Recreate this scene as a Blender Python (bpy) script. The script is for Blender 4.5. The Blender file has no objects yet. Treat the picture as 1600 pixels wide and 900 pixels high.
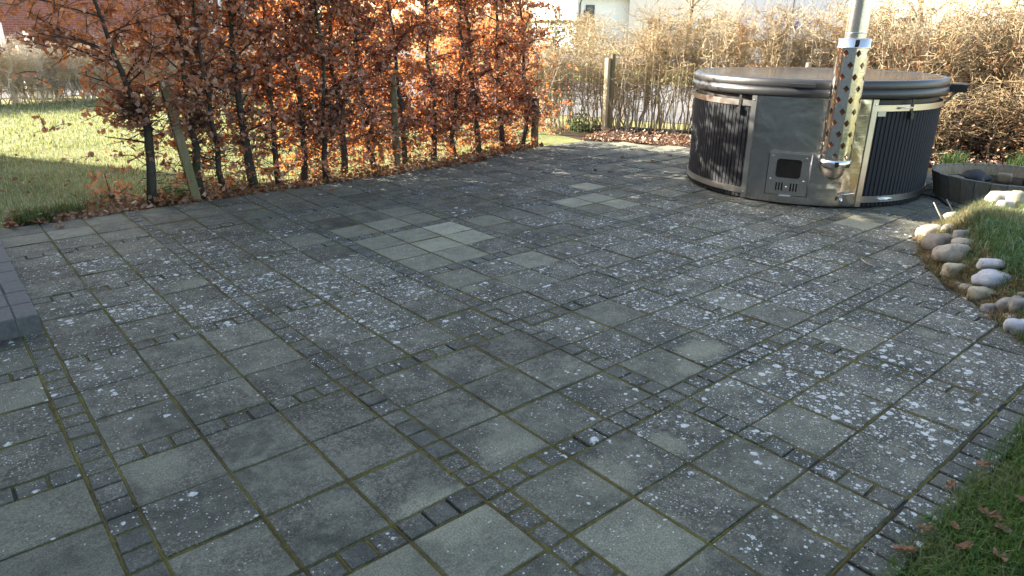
import bpy, bmesh, math, random
import numpy as np
from mathutils import Vector, Matrix
R_ = math.radians
random.seed(7); rng = np.random.default_rng(7)
sc = bpy.context.scene
C = sc.collection

# ---------------------------------------------------------------- camera
CAM = Vector((0.7705, -3.5626, 1.4769))
FR = Vector((0.7632527, -0.64607307, 0.00590782))
FU = Vector((0.22205298, 0.27089208, 0.93664825))
FF = Vector((0.60674359, 0.71358746, -0.35022156))
cam = bpy.data.cameras.new('camera'); cam_o = bpy.data.objects.new('camera', cam); C.objects.link(cam_o)
cam.sensor_width = 36; cam.lens = 1081.06/1600*36; cam.clip_start = .05; cam.clip_end = 2000
m3 = Matrix((FR, FU, -FF)).transposed()
cam_o.matrix_world = Matrix.Translation(CAM) @ m3.to_4x4()
cam.dof.use_dof = True; cam.dof.focus_distance = 5.2; cam.dof.aperture_fstop = 11
sc.camera = cam_o
# ---------------------------------------------------------------- sky, sun, exposure
SUN_EL = 24.0; SX, SY = -0.478, 0.878           # horizontal direction towards the sun
w = bpy.data.worlds.new('World'); sc.world = w; w.use_nodes = True
nt = w.node_tree; bg = nt.nodes['Background']
sky = nt.nodes.new('ShaderNodeTexSky'); sky.sky_type = 'NISHITA'; sky.sun_disc = False
sky.sun_elevation = R_(SUN_EL); sky.sun_rotation = math.atan2(SX, SY); sky.air_density = 1.0; sky.dust_density = 2.0; sky.ozone_density = .6
nt.links.new(sky.outputs[0], bg.inputs[0]); bg.inputs[1].default_value = .115
sun = bpy.data.lights.new('sun', 'SUN'); sun.energy = 5.0; sun.angle = R_(.53); sun.color = (1, .96, .89)
sun_o = bpy.data.objects.new('sun', sun); C.objects.link(sun_o)
ce = math.cos(R_(SUN_EL))
sun_o.rotation_euler = Vector((-SX*ce, -SY*ce, -math.sin(R_(SUN_EL)))).to_track_quat('-Z', 'Y').to_euler()
sun_o.location = (-20, 30, 20)
sc.view_settings.view_transform = 'Standard'; sc.view_settings.look = 'None'; sc.view_settings.gamma = 1
sc.view_settings.exposure = 2.5
sc.view_settings.use_white_balance = True; sc.view_settings.white_balance_temperature = 7150; sc.view_settings.white_balance_tint = 10
sc.cycles.use_denoising = True
sc.cycles.max_bounces = 8; sc.cycles.transparent_max_bounces = 8

# ---------------------------------------------------------------- helpers
def tag(o, label=None, cat=None, group=None, kind=None):
    if label: o['label'] = label
    if cat: o['category'] = cat
    if group: o['group'] = group
    if kind: o['kind'] = kind
    return o
def obj(name, me, mat=None, parent=None, loc=None, rot=None):
    o = bpy.data.objects.new(name, me); C.objects.link(o)
    if mat is not None and me is not None and not me.materials: me.materials.append(mat)
    if parent is not None: o.parent = parent
    if loc is not None: o.location = loc
    if rot is not None: o.rotation_euler = rot
    return o
def empty(name, loc=(0, 0, 0), rz=0):
    o = bpy.data.objects.new(name, None); C.objects.link(o); o.location = loc; o.rotation_euler = (0, 0, rz); o.empty_display_size = .1
    return o
class MB:
    """collects verts / faces of one mesh"""
    def __init__(s): s.v = []; s.f = []; s.smooth = False
    def add(s, vs, fs):
        b = len(s.v); s.v += [tuple(map(float, q)) for q in vs]; s.f += [tuple(i+b for i in f) for f in fs]; return s
    def box(s, x0, x1, y0, y1, z0, z1, M=None, bev=0):
        if bev:
            b = bev
            vs = []
            for z, i in ((z0, 0), (z1-b, 0), (z1, b)):
                vs += [(x0+i, y0+i, z), (x1-i, y0+i, z), (x1-i, y1-i, z), (x0+i, y1-i, z)]
            fs = [(3, 2, 1, 0), (8, 9, 10, 11)]
            for l in (0, 4):
                for k in range(4): fs.append((l+k, l+(k+1) % 4, l+4+(k+1) % 4, l+4+k))
        else:
            vs = [(x0, y0, z0), (x1, y0, z0), (x1, y1, z0), (x0, y1, z0), (x0, y0, z1), (x1, y0, z1), (x1, y1, z1), (x0, y1, z1)]
            fs = [(3, 2, 1, 0), (4, 5, 6, 7), (0, 1, 5, 4), (1, 2, 6, 5), (2, 3, 7, 6), (3, 0, 4, 7)]
        if M is not None: vs = [M @ Vector(q) for q in vs]
        return s.add(vs, fs)
    def tube(s, pts, rad, n=6, cap=True):
        P = np.array([tuple(q) for q in pts], float); k = len(P)
        rad = np.full(k, rad, float) if np.isscalar(rad) else np.array(rad, float)
        T = np.gradient(P, axis=0); T /= np.linalg.norm(T, axis=1)[:, None]+1e-9
        ref = np.array([0, 0, 1.]) if abs(T[:, 2]).mean() < .75 else np.array([1., .1, 0])
        A = np.cross(T, ref); A /= np.linalg.norm(A, axis=1)[:, None]+1e-9; B = np.cross(T, A)
        th = np.arange(n)*2*math.pi/n
        V = P[:, None]+rad[:, None, None]*(np.cos(th)[None, :, None]*A[:, None]+np.sin(th)[None, :, None]*B[:, None])
        fs = []
        for i in range(k-1):
            for j in range(n): fs.append((i*n+j, i*n+(j+1) % n, (i+1)*n+(j+1) % n, (i+1)*n+j))
        if cap: fs.append(tuple(range(n))[::-1]); fs.append(tuple((k-1)*n+j for j in range(n)))
        return s.add(V.reshape(-1, 3), fs)
    def lathe(s, prof, n=48, a0=0, a1=2*math.pi, M=None, cap=False):
        full = abs(a1-a0-2*math.pi) < 1e-6; m = n if full else n+1; k = len(prof); vs = []
        for i in range(m):
            a = a0+(a1-a0)*i/n
            for r, z in prof: vs.append((r*math.cos(a), r*math.sin(a), z))
        fs = []
        for i in range(n):
            j = (i+1) % m
            for q in range(k-1): fs.append((i*k+q, j*k+q, j*k+q+1, i*k+q+1))
        if M is not None: vs = [M @ Vector(q) for q in vs]
        if cap and not full:
            fs.append(tuple(range(k))); fs.append(tuple((m-1)*k+q for q in range(k))[::-1])
        return s.add(vs, fs)
    def mesh(s, name, smooth=False):
        me = bpy.data.meshes.new(name); me.from_pydata(s.v, [], s.f); me.update()
        if smooth: me.polygons.foreach_set('use_smooth', [True]*len(me.polygons))
        return me
    def build(s, name, mat, parent=None, loc=None, rot=None, smooth=False):
        return obj(name, s.mesh(name, smooth), mat, parent, loc, rot)
def np_mesh(name, V, F):
    """V (n,3), F (m,3) triangles"""
    me = bpy.data.meshes.new(name); V = np.asarray(V, np.float32); F = np.asarray(F, np.int32)
    me.vertices.add(len(V)); me.vertices.foreach_set('co', V.ravel())
    me.loops.add(F.size); me.loops.foreach_set('vertex_index', F.ravel())
    me.polygons.add(len(F)); me.polygons.foreach_set('loop_start', np.arange(0, F.size, 3, dtype=np.int32))
    me.update(calc_edges=True); me.validate(); return me
def leaves_mesh(name, pos, size, nrm=None, wr=.62, rg=rng):
    """folded, slightly curled leaves at pos with random orientation"""
    n = len(pos); pos = np.asarray(pos, float)
    d = rg.normal(size=(n, 3)) if nrm is None else nrm+rg.normal(size=(n, 3))*.5
    d /= np.linalg.norm(d, axis=1)[:, None]
    t = rg.normal(size=(n, 3)); s = np.cross(d, t); s /= np.linalg.norm(s, axis=1)[:, None]; t = np.cross(s, d)
    L = np.asarray(size)*np.ones(n); L = L*rg.uniform(.7, 1.25, n); cu = rg.uniform(-.12, .3, n)
    W = L*wr*.5*rg.uniform(.75, 1.1, n); fo = W*rg.uniform(.1, .7, n)
    def P(a, b, c): return pos+t*(a*L)[:, None]+s*(b*W)[:, None]+d*c[:, None]
    o = np.ones(n)
    v = np.stack([P(-.5*o, 0*o, cu*L), P(-.12*o, -1*o, fo), P(.22*o, -.8*o, fo), P(.55*o, 0*o, cu*L*.9),
                  P(.22*o, .8*o, fo), P(-.12*o, 1*o, fo), P(.05*o, 0*o, 0*o)], 1).reshape(-1, 3)
    f = np.array([(0, 1, 6), (1, 2, 6), (2, 3, 6), (3, 4, 6), (4, 5, 6), (5, 0, 6)])
    F = (f[None]+(np.arange(n)*7)[:, None, None]).reshape(-1, 3)
    return np_mesh(name, v, F)
def blades_mesh(name, pos, h, wd, lean=.5, rg=rng):
    n = len(pos); pos = np.asarray(pos, float); h = np.asarray(h)*rg.uniform(.5, 1.3, n)
    a = rg.uniform(0, 2*math.pi, n); d = np.stack([np.cos(a), np.sin(a), 0*a], 1); s = np.stack([-np.sin(a), np.cos(a), 0*a], 1)
    ln = rg.uniform(.05, 1.0, n)*lean; up = np.array([0, 0, 1.])
    W = wd*rg.uniform(.6, 1.3, n)
    m = pos+up*(h*.55)[:, None]+d*(h*ln*.35)[:, None]; tip = pos+up*(h*(1-.35*ln))[:, None]+d*(h*ln*1.1)[:, None]
    v = np.stack([pos-s*W[:, None]*.5, pos+s*W[:, None]*.5, m-s*W[:, None]*.38, m+s*W[:, None]*.38, tip], 1).reshape(-1, 3)
    f = np.array([(0, 1, 3), (0, 3, 2), (2, 3, 4)])
    return np_mesh(name, v, (f[None]+(np.arange(n)*5)[:, None, None]).reshape(-1, 3))

# ---------------------------------------------------------------- materials
class NT:
    def __init__(s, name):
        s.m = bpy.data.materials.new(name); s.m.use_nodes = True; s.t = s.m.node_tree
        s.b = s.t.nodes['Principled BSDF']; s.out = s.t.nodes['Material Output']
    def n(s, typ, **kw):
        q = s.t.nodes.new('ShaderNode'+typ)
        for k, v in kw.items():
            if k.startswith('i_'): s.set(q.inputs[k[2:].replace('_', ' ')], v)
            else: setattr(q, k, v)
        return q
    def set(s, inp, v):
        if isinstance(v, bpy.types.NodeSocket): s.t.links.new(v, inp)
        elif isinstance(v, (tuple, list)) and len(v) == 3 and inp.type == 'RGBA': inp.default_value = (*v, 1)
        else: inp.default_value = v
    def pos(s): return s.n('NewGeometry').outputs['Position']
    def objc(s): return s.n('TexCoord').outputs['Object']
    def noise(s, vec, scale, detail=3, rough=.6, dist=0, out=0):
        q = s.n('TexNoise'); s.set(q.inputs['Vector'], vec); q.inputs['Scale'].default_value = scale; q.inputs['Detail'].default_value = detail
        q.inputs['Roughness'].default_value = rough; q.inputs['Distortion'].default_value = dist; return q.outputs[out]
    def math(s, op, a, b=0., c=None, clamp=False):
        q = s.n('Math', operation=op, use_clamp=clamp); s.set(q.inputs[0], a); s.set(q.inputs[1], b)
        if c is not None: s.set(q.inputs[2], c)
        return q.outputs[0]
    def ss(s, x, a, b, lo=0., hi=1.):
        q = s.n('MapRange', interpolation_type='SMOOTHSTEP'); s.set(q.inputs[0], x); s.set(q.inputs[1], a); s.set(q.inputs[2], b); s.set(q.inputs[3], lo); s.set(q.inputs[4], hi); return q.outputs[0]
    def mix(s, f, a, b, typ='MIX'):
        q = s.n('Mix', data_type='RGBA', blend_type=typ); s.set(q.inputs[0], f); s.set(q.inputs[6], a); s.set(q.inputs[7], b); return q.outputs[2]
    def ramp(s, f, stops):
        q = s.n('ValToRGB'); e = q.color_ramp.elements
        while len(e) < len(stops): e.new(.5)
        for el, (p, c) in zip(e, stops): el.position = p; el.color = (*c, 1)
        s.set(q.inputs[0], f); return q.outputs[0]
    def bump(s, h, strength=.3, dist=.01):
        q = s.n('Bump'); q.inputs['Strength'].default_value = strength; q.inputs['Distance'].default_value = dist; s.set(q.inputs['Height'], h)
        s.t.links.new(q.outputs[0], s.b.inputs['Normal']); return q
    def col(s, c): s.set(s.b.inputs['Base Color'], c)
    def rough(s, v): s.set(s.b.inputs['Roughness'], v)
    def island(s): return s.n('NewGeometry').outputs['Random Per Island']
def simple(name, c, rough=.7, metal=0, var=.25, scale=20, bump=.1):
    N = NT(name); v = N.noise(N.objc(), scale, 4)
    N.col(N.mix(v, tuple(q*(1-var) for q in c), tuple(min(1, q*(1+var)) for q in c))); N.rough(rough); N.b.inputs['Metallic'].default_value = metal
    if bump: N.bump(v, bump, .004)
    return N.m

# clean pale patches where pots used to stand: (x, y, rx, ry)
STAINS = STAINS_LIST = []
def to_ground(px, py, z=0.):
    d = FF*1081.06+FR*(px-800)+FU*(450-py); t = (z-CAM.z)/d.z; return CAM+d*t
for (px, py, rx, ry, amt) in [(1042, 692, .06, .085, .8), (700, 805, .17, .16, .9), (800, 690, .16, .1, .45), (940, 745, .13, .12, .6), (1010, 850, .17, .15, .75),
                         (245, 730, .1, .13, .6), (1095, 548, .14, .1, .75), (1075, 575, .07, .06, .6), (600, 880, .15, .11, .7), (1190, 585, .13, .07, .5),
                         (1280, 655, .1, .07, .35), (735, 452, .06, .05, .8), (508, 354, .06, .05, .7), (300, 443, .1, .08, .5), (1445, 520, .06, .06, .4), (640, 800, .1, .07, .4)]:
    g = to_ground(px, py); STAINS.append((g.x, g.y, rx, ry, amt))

def paver_material(name, sett=False):
    N = NT(name); P = N.pos()
    oi = N.n('ObjectInfo'); sep = N.n('SeparateColor'); N.set(sep.inputs[0], oi.outputs['Color'])
    tone, lich, clean_sunlit = sep.outputs[0], sep.outputs[1], sep.outputs[2]
    isl = N.island()
    big = N.noise(P, 2.3, 4, .6, .3); mid = N.noise(P, 17, 5, .7, .6); fine = N.noise(P, 160, 3, .7)
    if sett: dk, md = (.032, .037, .032), (.118, .124, .105)
    else: dk, md = (.021, .025, .020), (.156, .160, .126)
    k = N.math('ADD', N.math('MULTIPLY', mid, .75), N.math('MULTIPLY', big, .4)); k = N.ss(k, .30, .82); sm = N.ss(N.noise(P, 5.2, 4, .6, .8), .34, .62, .35, 1.); k = N.math('MULTIPLY', k, sm)
    k = N.math('ADD', k, N.math('MULTIPLY', N.math('SUBTRACT', isl, .5), .25), clamp=True)
    c = N.mix(k, dk, md)
    # rusty brown blotches of old algae
    br = N.ss(N.noise(P, 62, 4, .75, .8), .5, .62); br2 = N.ss(N.noise(P, 3.1, 2), .36, .6)
    c = N.mix(N.math('MULTIPLY', N.math('MULTIPLY', br, br2), .85), c, (.185, .162, .122))
    v3 = N.n('TexVoronoi'); N.set(v3.inputs['Vector'], P); v3.inputs['Scale'].default_value = 75; c3 = N.n('SeparateColor'); N.set(c3.inputs[0], v3.outputs['Color'])
    rs = N.math('MULTIPLY', N.ss(v3.outputs['Distance'], .28, .42, 1., 0.), N.ss(c3.outputs[1], .45, .6))
    c = N.mix(N.math('MULTIPLY', N.math('MULTIPLY', rs, br2), .75), c, N.mix(c3.outputs[0], (.18, .165, .135), (.165, .175, .16)))
    # clean, pale greenish concrete, also used to paint sunlight on far slabs
    cl = clean_sunlit
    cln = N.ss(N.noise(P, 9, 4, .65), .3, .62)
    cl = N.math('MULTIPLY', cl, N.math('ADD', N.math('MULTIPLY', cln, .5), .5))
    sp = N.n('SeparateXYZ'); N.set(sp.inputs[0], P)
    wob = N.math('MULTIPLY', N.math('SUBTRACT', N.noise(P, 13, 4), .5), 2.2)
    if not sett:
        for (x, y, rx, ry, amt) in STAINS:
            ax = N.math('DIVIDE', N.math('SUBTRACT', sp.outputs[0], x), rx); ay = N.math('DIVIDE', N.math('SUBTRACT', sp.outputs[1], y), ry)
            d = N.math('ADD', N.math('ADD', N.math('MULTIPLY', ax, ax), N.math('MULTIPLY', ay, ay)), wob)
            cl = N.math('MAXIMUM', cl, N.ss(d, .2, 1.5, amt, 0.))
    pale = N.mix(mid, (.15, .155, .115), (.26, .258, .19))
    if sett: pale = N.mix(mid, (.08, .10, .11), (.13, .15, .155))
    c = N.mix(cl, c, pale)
    # sand-grain speckle
    c = N.mix(.7, c, N.mix(N.ss(fine, .32, .7), (.25, .25, .25), (.8, .8, .8)), 'OVERLAY')
    vor = N.n('TexVoronoi'); N.set(vor.inputs['Vector'], P); vor.inputs['Scale'].default_value = 170
    spk = N.math('MULTIPLY', N.ss(vor.outputs['Distance'], .13, .2, 1., 0.), N.ss(N.noise(P, 60, 2), .5, .6))
    c = N.mix(N.math('MULTIPLY', spk, .55), c, (.36, .38, .39))
    # tone of each slab
    c = N.mix(1., c, N.mix(tone, (.62, .62, .62), (1.4, 1.4, 1.4)), 'MULTIPLY')
    # white crustose lichen: spots of three sizes, gathered in patches
    def spots(scale, thr, seed, dens_lo, dens_hi):
        vv = N.n('VectorMath', operation='ADD'); N.set(vv.inputs[0], P); vv.inputs[1].default_value = (seed, seed*2.3, 0)
        wv = N.n('TexNoise'); N.set(wv.inputs['Vector'], P); wv.inputs['Scale'].default_value = scale*2.2; wv.inputs['Detail'].default_value = 3
        v2 = N.n('VectorMath', operation='MULTIPLY_ADD'); N.set(v2.inputs[0], wv.outputs['Color']); v2.inputs[1].default_value = (.6/scale,)*3; N.set(v2.inputs[2], vv.outputs[0])
        vo = N.n('TexVoronoi'); N.set(vo.inputs['Vector'], v2.outputs[0]); vo.inputs['Scale'].default_value = scale
        cr = N.n('SeparateColor'); N.set(cr.inputs[0], vo.outputs['Color'])
        reg = N.math('ADD', N.math('MULTIPLY', N.noise(vv.outputs[0], 2.6, 3), .9), N.math('MULTIPLY', N.noise(vv.outputs[0], 8, 2), .7))
        reg = N.math('ADD', reg, N.math('MULTIPLY', N.math('SUBTRACT', lich, .5), 1.25))
        reg = N.math('SUBTRACT', reg, N.math('MULTIPLY', cl, .35))
        dens = N.ss(reg, dens_lo, dens_hi, 0., .85)
        have = N.math('LESS_THAN', cr.outputs[0], dens)
        t = N.math('MULTIPLY', have, N.math('ADD', N.math('MULTIPLY', N.math('POWER', cr.outputs[1], 2.), thr*.9), thr*.35))
        return N.ss(N.math('SUBTRACT', vo.outputs['Distance'], t), -.1, .015, 1., 0.)
    l = N.math('MAXIMUM', spots(25, .43, 3.1, .76, 1.5), N.math('MAXIMUM', spots(56, .44, 11.7, .68, 1.5), spots(130, .42, 5.3, .5, 1.6)))
    l = N.math('MULTIPLY', l, N.ss(N.noise(P, 90, 4, .7), .28, .55, .3, .95))
    c = N.mix(l, c, N.mix(fine, (.40, .425, .42), (.66, .685, .68)))
    N.col(c); N.rough(N.math('ADD', N.math('MULTIPLY', mid, .2), .72)); N.b.inputs['Specular IOR Level'].default_value = .35
    h = N.math('ADD', N.math('ADD', N.math('MULTIPLY', fine, .5), N.math('MULTIPLY', mid, .8)), N.math('MULTIPLY', l, .5))
    N.bump(h, .55, .004)
    return N.m
M_PAVER = paver_material('concrete_slab'); M_SETT = paver_material('concrete_sett', True)
def moss_mat():
    N = NT('moss'); P = N.pos(); a = N.noise(P, 3.5, 4, .6); b = N.noise(P, 70, 3)
    c = N.ramp(N.math('ADD', N.math('MULTIPLY', a, .75), N.math('MULTIPLY', b, .3)), [(.3, (.028, .024, .013)), (.46, (.07, .058, .016)), (.6, (.115, .1, .02)), (.78, (.14, .14, .026))])
    N.col(c); N.rough(1); N.bump(b, .9, .006); return N.m
M_MOSS = moss_mat()
def bed_mat():
    N = NT('joint_sand'); P = N.pos(); N.col(N.mix(N.noise(P, 30, 4), (.018, .018, .014), (.05, .047, .03))); N.rough(1); N.bump(N.noise(P, 120), .8, .005); return N.m
M_BED = bed_mat()
def lawn_mat(name, c0, c1, c2, sc_=1.):
    N = NT(name); P = N.pos(); a = N.noise(P, 1.1*sc_, 4, .65); b = N.noise(P, 40*sc_, 4, .7)
    c = N.mix(N.ss(a, .35, .65), c0, c1); c = N.mix(N.ss(b, .4, .75, 0., .7), c, c2); N.col(c); N.rough(1); N.b.inputs['Specular IOR Level'].default_value = .1; N.bump(b, .8, .02); return N.m
M_LAWN = lawn_mat('lawn_turf', (.11, .135, .05), (.19, .205, .085), (.30, .29, .16))
M_SOIL = lawn_mat('soil', (.035, .026, .018), (.06, .045, .03), (.10, .075, .05), 2)
M_GRAVEL = lawn_mat('asphalt', (.12, .117, .12), (.16, .157, .158), (.21, .206, .206), 1)
M_VERGE = lawn_mat('verge_turf', (.16, .165, .05), (.23, .21, .09), (.29, .26, .13))
def blade_mat(name, a, b, c, dry=.25, trans=.3):
    N = NT(name); i = N.island(); P = N.pos()
    col = N.ramp(i, [(0, a), (.6, b), (1-dry, b), (1-dry+.02, c), (1, c)])
    col = N.mix(N.ss(N.noise(P, 2.2, 3), .5, .72, 0., .5), col, c)
    N.col(col); N.rough(.65); N.b.inputs['Specular IOR Level'].default_value = .25
    tr = N.n('BsdfTranslucent'); N.set(tr.inputs[0], N.mix(.5, col, (.3, .33, .06))); mx = N.n('MixShader'); mx.inputs[0].default_value = trans
    N.t.links.new(N.b.outputs[0], mx.inputs[1]); N.t.links.new(tr.outputs[0], mx.inputs[2]); N.t.links.new(mx.outputs[0], N.out.inputs[0]); return N.m
M_GRASS = blade_mat('grass_blades', (.035, .10, .022), (.08, .175, .035), (.24, .23, .12), .12)
M_GRASS2 = blade_mat('lawn_blades', (.095, .13, .05), (.215, .23, .115), (.44, .43, .30), .4, .4)
M_DRY = blade_mat('dry_grass', (.16, .12, .06), (.26, .2, .11), (.34, .27, .16), .4, .3)
def leaf_mat(name, stops, tcol, trans=.4):
    N = NT(name); i = N.island(); P = N.pos(); c = N.ramp(i, stops)
    c = N.mix(N.ss(N.noise(P, 55, 3), .35, .7, 0., .5), c, N.mix(.5, c, (.05, .022, .012))); N.col(c); N.rough(.55); N.b.inputs['Specular IOR Level'].default_value = .35
    tr = N.n('BsdfTranslucent'); N.set(tr.inputs[0], tcol); mx = N.n('MixShader'); mx.inputs[0].default_value = trans
    N.t.links.new(N.b.outputs[0], mx.inputs[1]); N.t.links.new(tr.outputs[0], mx.inputs[2]); N.t.links.new(mx.outputs[0], N.out.inputs[0]); return N.m
BEECH = [(0, (.22, .11, .065)), (.3, (.36, .20, .135)), (.7, (.47, .29, .21)), (1, (.58, .42, .33))]
M_LEAF = leaf_mat('beech_leaf', BEECH, (.74, .27, .07), .38)
M_LITTER = leaf_mat('leaf_litter', [(0, (.09, .04, .022)), (.4, (.2, .095, .05)), (.75, (.32, .18, .11)), (1, (.48, .34, .25))], (.4, .16, .06), .2)
def bark_mat(name, a, b, moss=None, scale=30):
    N = NT(name); P = N.pos(); v = N.noise(P, scale, 4, .7); c = N.mix(v, a, b)
    if moss: c = N.mix(N.ss(N.noise(P, 5, 3), .48, .62, 0., .8), c, moss)
    N.col(c); N.rough(.9); N.bump(v, .5, .006); return N.m
M_BARK = bark_mat('beech_bark', (.030, .026, .021), (.075, .066, .055), (.055, .062, .028))
M_TWIGB = bark_mat('beech_twig', (.028, .02, .016), (.06, .045, .036))
M_TWIG = bark_mat('bare_twig', (.30, .225, .13), (.49, .395, .25), None, 14)
M_TWIGP = bark_mat('pale_stem', (.36, .31, .235), (.56, .50, .40), None, 10)
M_TWIGO = bark_mat('ochre_twig', (.24, .17, .09), (.40, .30, .17), None, 14)
def wood_mat(name, a, b, moss=None, stretch=(40, 40, 4)):
    N = NT(name); mp = N.n('Mapping'); N.set(mp.inputs[0], N.objc()); mp.inputs['Scale'].default_value = stretch
    v = N.noise(mp.outputs[0], 1.2, 5, .65, .4); c = N.mix(N.ss(v, .25, .75), a, b)
    if moss: c = N.mix(N.ss(N.noise(N.pos(), 6, 3), .42, .62, 0., .75), c, moss)
    N.col(c); N.rough(.85); N.bump(v, .4, .004); return N.m
M_POST = wood_mat('weathered_post', (.12, .09, .055), (.235, .185, .115), (.13, .135, .05))
M_POSTN = wood_mat('pale_post', (.3, .25, .16), (.46, .4, .28))
M_STAVE = wood_mat('grey_plank', (.13, .125, .115), (.28, .26, .22), (.2, .175, .125))
M_STAVEI = wood_mat('tan_plank', (.2, .15, .09), (.33, .26, .17))
M_WIRE = simple('dark_wire', (.05, .045, .04), .6, .6, .2, 8, 0)
M_WIREP = simple('pale_wire', (.35, .29, .2), .5, .5, .2, 8, 0)
def steel_mat(name, base, rough, dents=.0, metal=1., aniso=True):
    N = NT(name); mp = N.n('Mapping'); N.set(mp.inputs[0], N.objc()); mp.inputs['Scale'].default_value = (3, 3, 160)
    v = N.noise(mp.outputs[0], 2, 3); N.col(N.mix(v, tuple(q*.93 for q in base), base)); N.rough(N.math('ADD', N.math('MULTIPLY', v, .06), rough)); N.b.inputs['Metallic'].default_value = metal
    h = N.math('MULTIPLY', v, .02)
    if dents: h = N.math('ADD', h, N.math('MULTIPLY', N.noise(N.objc(), 3.2, 2, .45, .8), dents))
    N.bump(h, .5, .05); return N.m
M_STEEL = steel_mat('brushed_steel', (.52, .51, .495), .10, .8)
M_STEELT = steel_mat('steel_trim', (.66, .64, .61), .26, .1)
M_CHROME = steel_mat('polished_steel', (.78, .77, .75), .09, .05)
M_PIPE = steel_mat('flue_steel', (.70, .67, .62), .2, .05)
def vinyl():
    N = NT('black_vinyl'); v = N.noise(N.objc(), 260, 3, .6); q = N.noise(N.objc(), 5, 3); N.col(N.mix(q, (.018, .0185, .02), (.034, .035, .037))); N.rough(N.math('ADD', N.math('MULTIPLY', q, .12), .3))
    N.b.inputs['Specular IOR Level'].default_value = .6; N.bump(N.math('ADD', N.math('MULTIPLY', v, .03), q), .2, .012); return N.m
M_VINYL = vinyl()
def vinyl_top():
    N = NT('smooth_vinyl'); q = N.noise(N.objc(), 2.2, 3); N.col(N.mix(q, (.02, .02, .021), (.035, .034, .033))); N.rough(N.math('ADD', N.math('MULTIPLY', q, .1), .1)); N.b.inputs['Specular IOR Level'].default_value = .65; N.bump(q, .12, .03); return N.m
M_VINYLT = vinyl_top()
M_SLAT = wood_mat('charcoal_composite', (.008, .010, .014), (.019, .021, .026), None, (60, 60, 3))
M_BLACK = simple('black_plastic', (.012, .012, .013), .45, 0, .2, 10, 0)
def glass_dark():
    N = NT('sooty_glass'); N.col(N.mix(N.noise(N.objc(), 9, 4), (.006, .006, .006), (.03, .026, .02))); N.rough(.08); return N.m
M_GLASS = glass_dark()
def stone_mat(name, a, b):
    N = NT(name); P = N.pos(); v = N.noise(P, 13, 5, .65, .5); f = N.noise(P, 140, 3); c = N.mix(N.ss(v, .3, .7), a, b)
    c = N.mix(N.ss(N.noise(P, 30, 3), .6, .7, 0., .5), c, (.08, .075, .06)); c = N.mix(.35, c, N.mix(f, (.2,)*3, (.8,)*3), 'OVERLAY'); N.col(c); N.rough(.8); N.bump(N.math('ADD', v, N.math('MULTIPLY', f, .4)), .5, .008); return N.m
M_ST = {'tan': stone_mat('tan_stone', (.26, .23, .185), (.42, .38, .31)), 'gray': stone_mat('grey_stone', (.17, .17, .165), (.28, .275, .26)), 'pale': stone_mat('pale_stone', (.3, .32, .35), (.45, .47, .5)),
        'beige': stone_mat('beige_stone', (.27, .25, .18), (.42, .39, .29)), 'brown': stone_mat('brown_stone', (.17, .14, .115), (.28, .24, .2))}
def brick_mat():
    N = NT('red_brick'); b = N.n('TexBrick'); mp = N.n('Mapping'); N.set(mp.inputs[0], N.objc()); mp.inputs['Rotation'].default_value = (R_(90), 0, 0)
    N.set(b.inputs['Vector'], mp.outputs[0]); b.inputs['Scale'].default_value = 1; b.inputs['Brick Width'].default_value = .25; b.inputs['Row Height'].default_value = .075; b.inputs['Mortar Size'].default_value = .008
    N.set(b.inputs['Color1'], (.26, .075, .05)); N.set(b.inputs['Color2'], (.34, .11, .075)); N.set(b.inputs['Mortar'], (.34, .24, .2)); N.col(N.mix(N.noise(N.objc(), 1.5, 4), b.outputs[0], N.mix(.4, b.outputs[0], (.2, .06, .045)))); N.rough(.9); return N.m
M_BRICK = brick_mat()
M_WHITE = simple('white_render', (.80, .80, .79), .85, 0, .03, 2, .05)
M_CREAM = simple('cream_render', (.74, .68, .62), .85, 0, .05, 2, .05)
M_ROOF = simple('dark_roof', (.05, .055, .065), .7, 0, .3, 6, .2)
M_FRAME = simple('dark_frame', (.05, .055, .06), .5, 0, .1, 8, 0)
M_WFRAME = simple('white_frame', (.75, .75, .73), .5, 0, .05, 8, 0)
def pane_mat():
    N = NT('window_pane'); N.col((.06, .075, .085)); N.rough(.05); N.b.inputs['Specular IOR Level'].default_value = .8; return N.m
M_PANE = pane_mat()

# ================================================================= THE SETTING
def poly_sheet(name, pts, z, mat):
    m = MB(); m.add([(x, y, z) for x, y in pts], [tuple(range(len(pts)))]); return tag(m.build(name, mat), kind='structure')
poly_sheet('ground', [(-300, -300), (500, -300), (500, 500), (-300, 500)], -.06, M_VERGE)
poly_sheet('lawn', [(-.5, 2.8), (9.4, 2.8), (9.0, 4.6), (7.5, 14.5), (-6, 15.5), (-6, 2.9)], -.028, M_LAWN)
poly_sheet('flower_bed', [(8.3, 4.4), (8.0, 3.0), (8.7, 1.8), (9.4, -.6), (9.3, -3.2), (13.5, -3.2), (11.2, 1.0), (9.4, 4.9)], -.022, M_SOIL)
HN = Vector((.94, .35)); HD = Vector((.35, -.94)); C2 = Vector((CAM.x, CAM.y))
def band(name, n0, n1, z, mat, t0=-60, t1=80):
    a = [C2+HN*n0+HD*t0, C2+HN*n0+HD*t1, C2+HN*n1+HD*t1, C2+HN*n1+HD*t0]; poly_sheet(name, [tuple(q) for q in a], z, mat)
band('driveway', 12.2, 21, -.05, M_GRAVEL, -16, 40)
band('road', 34, 46, -.045, M_GRAVEL)
poly_sheet('footpath', [(-20, 17), (12, 15.6), (12, 20.5), (-20, 22)], -.04, M_GRAVEL)

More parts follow.
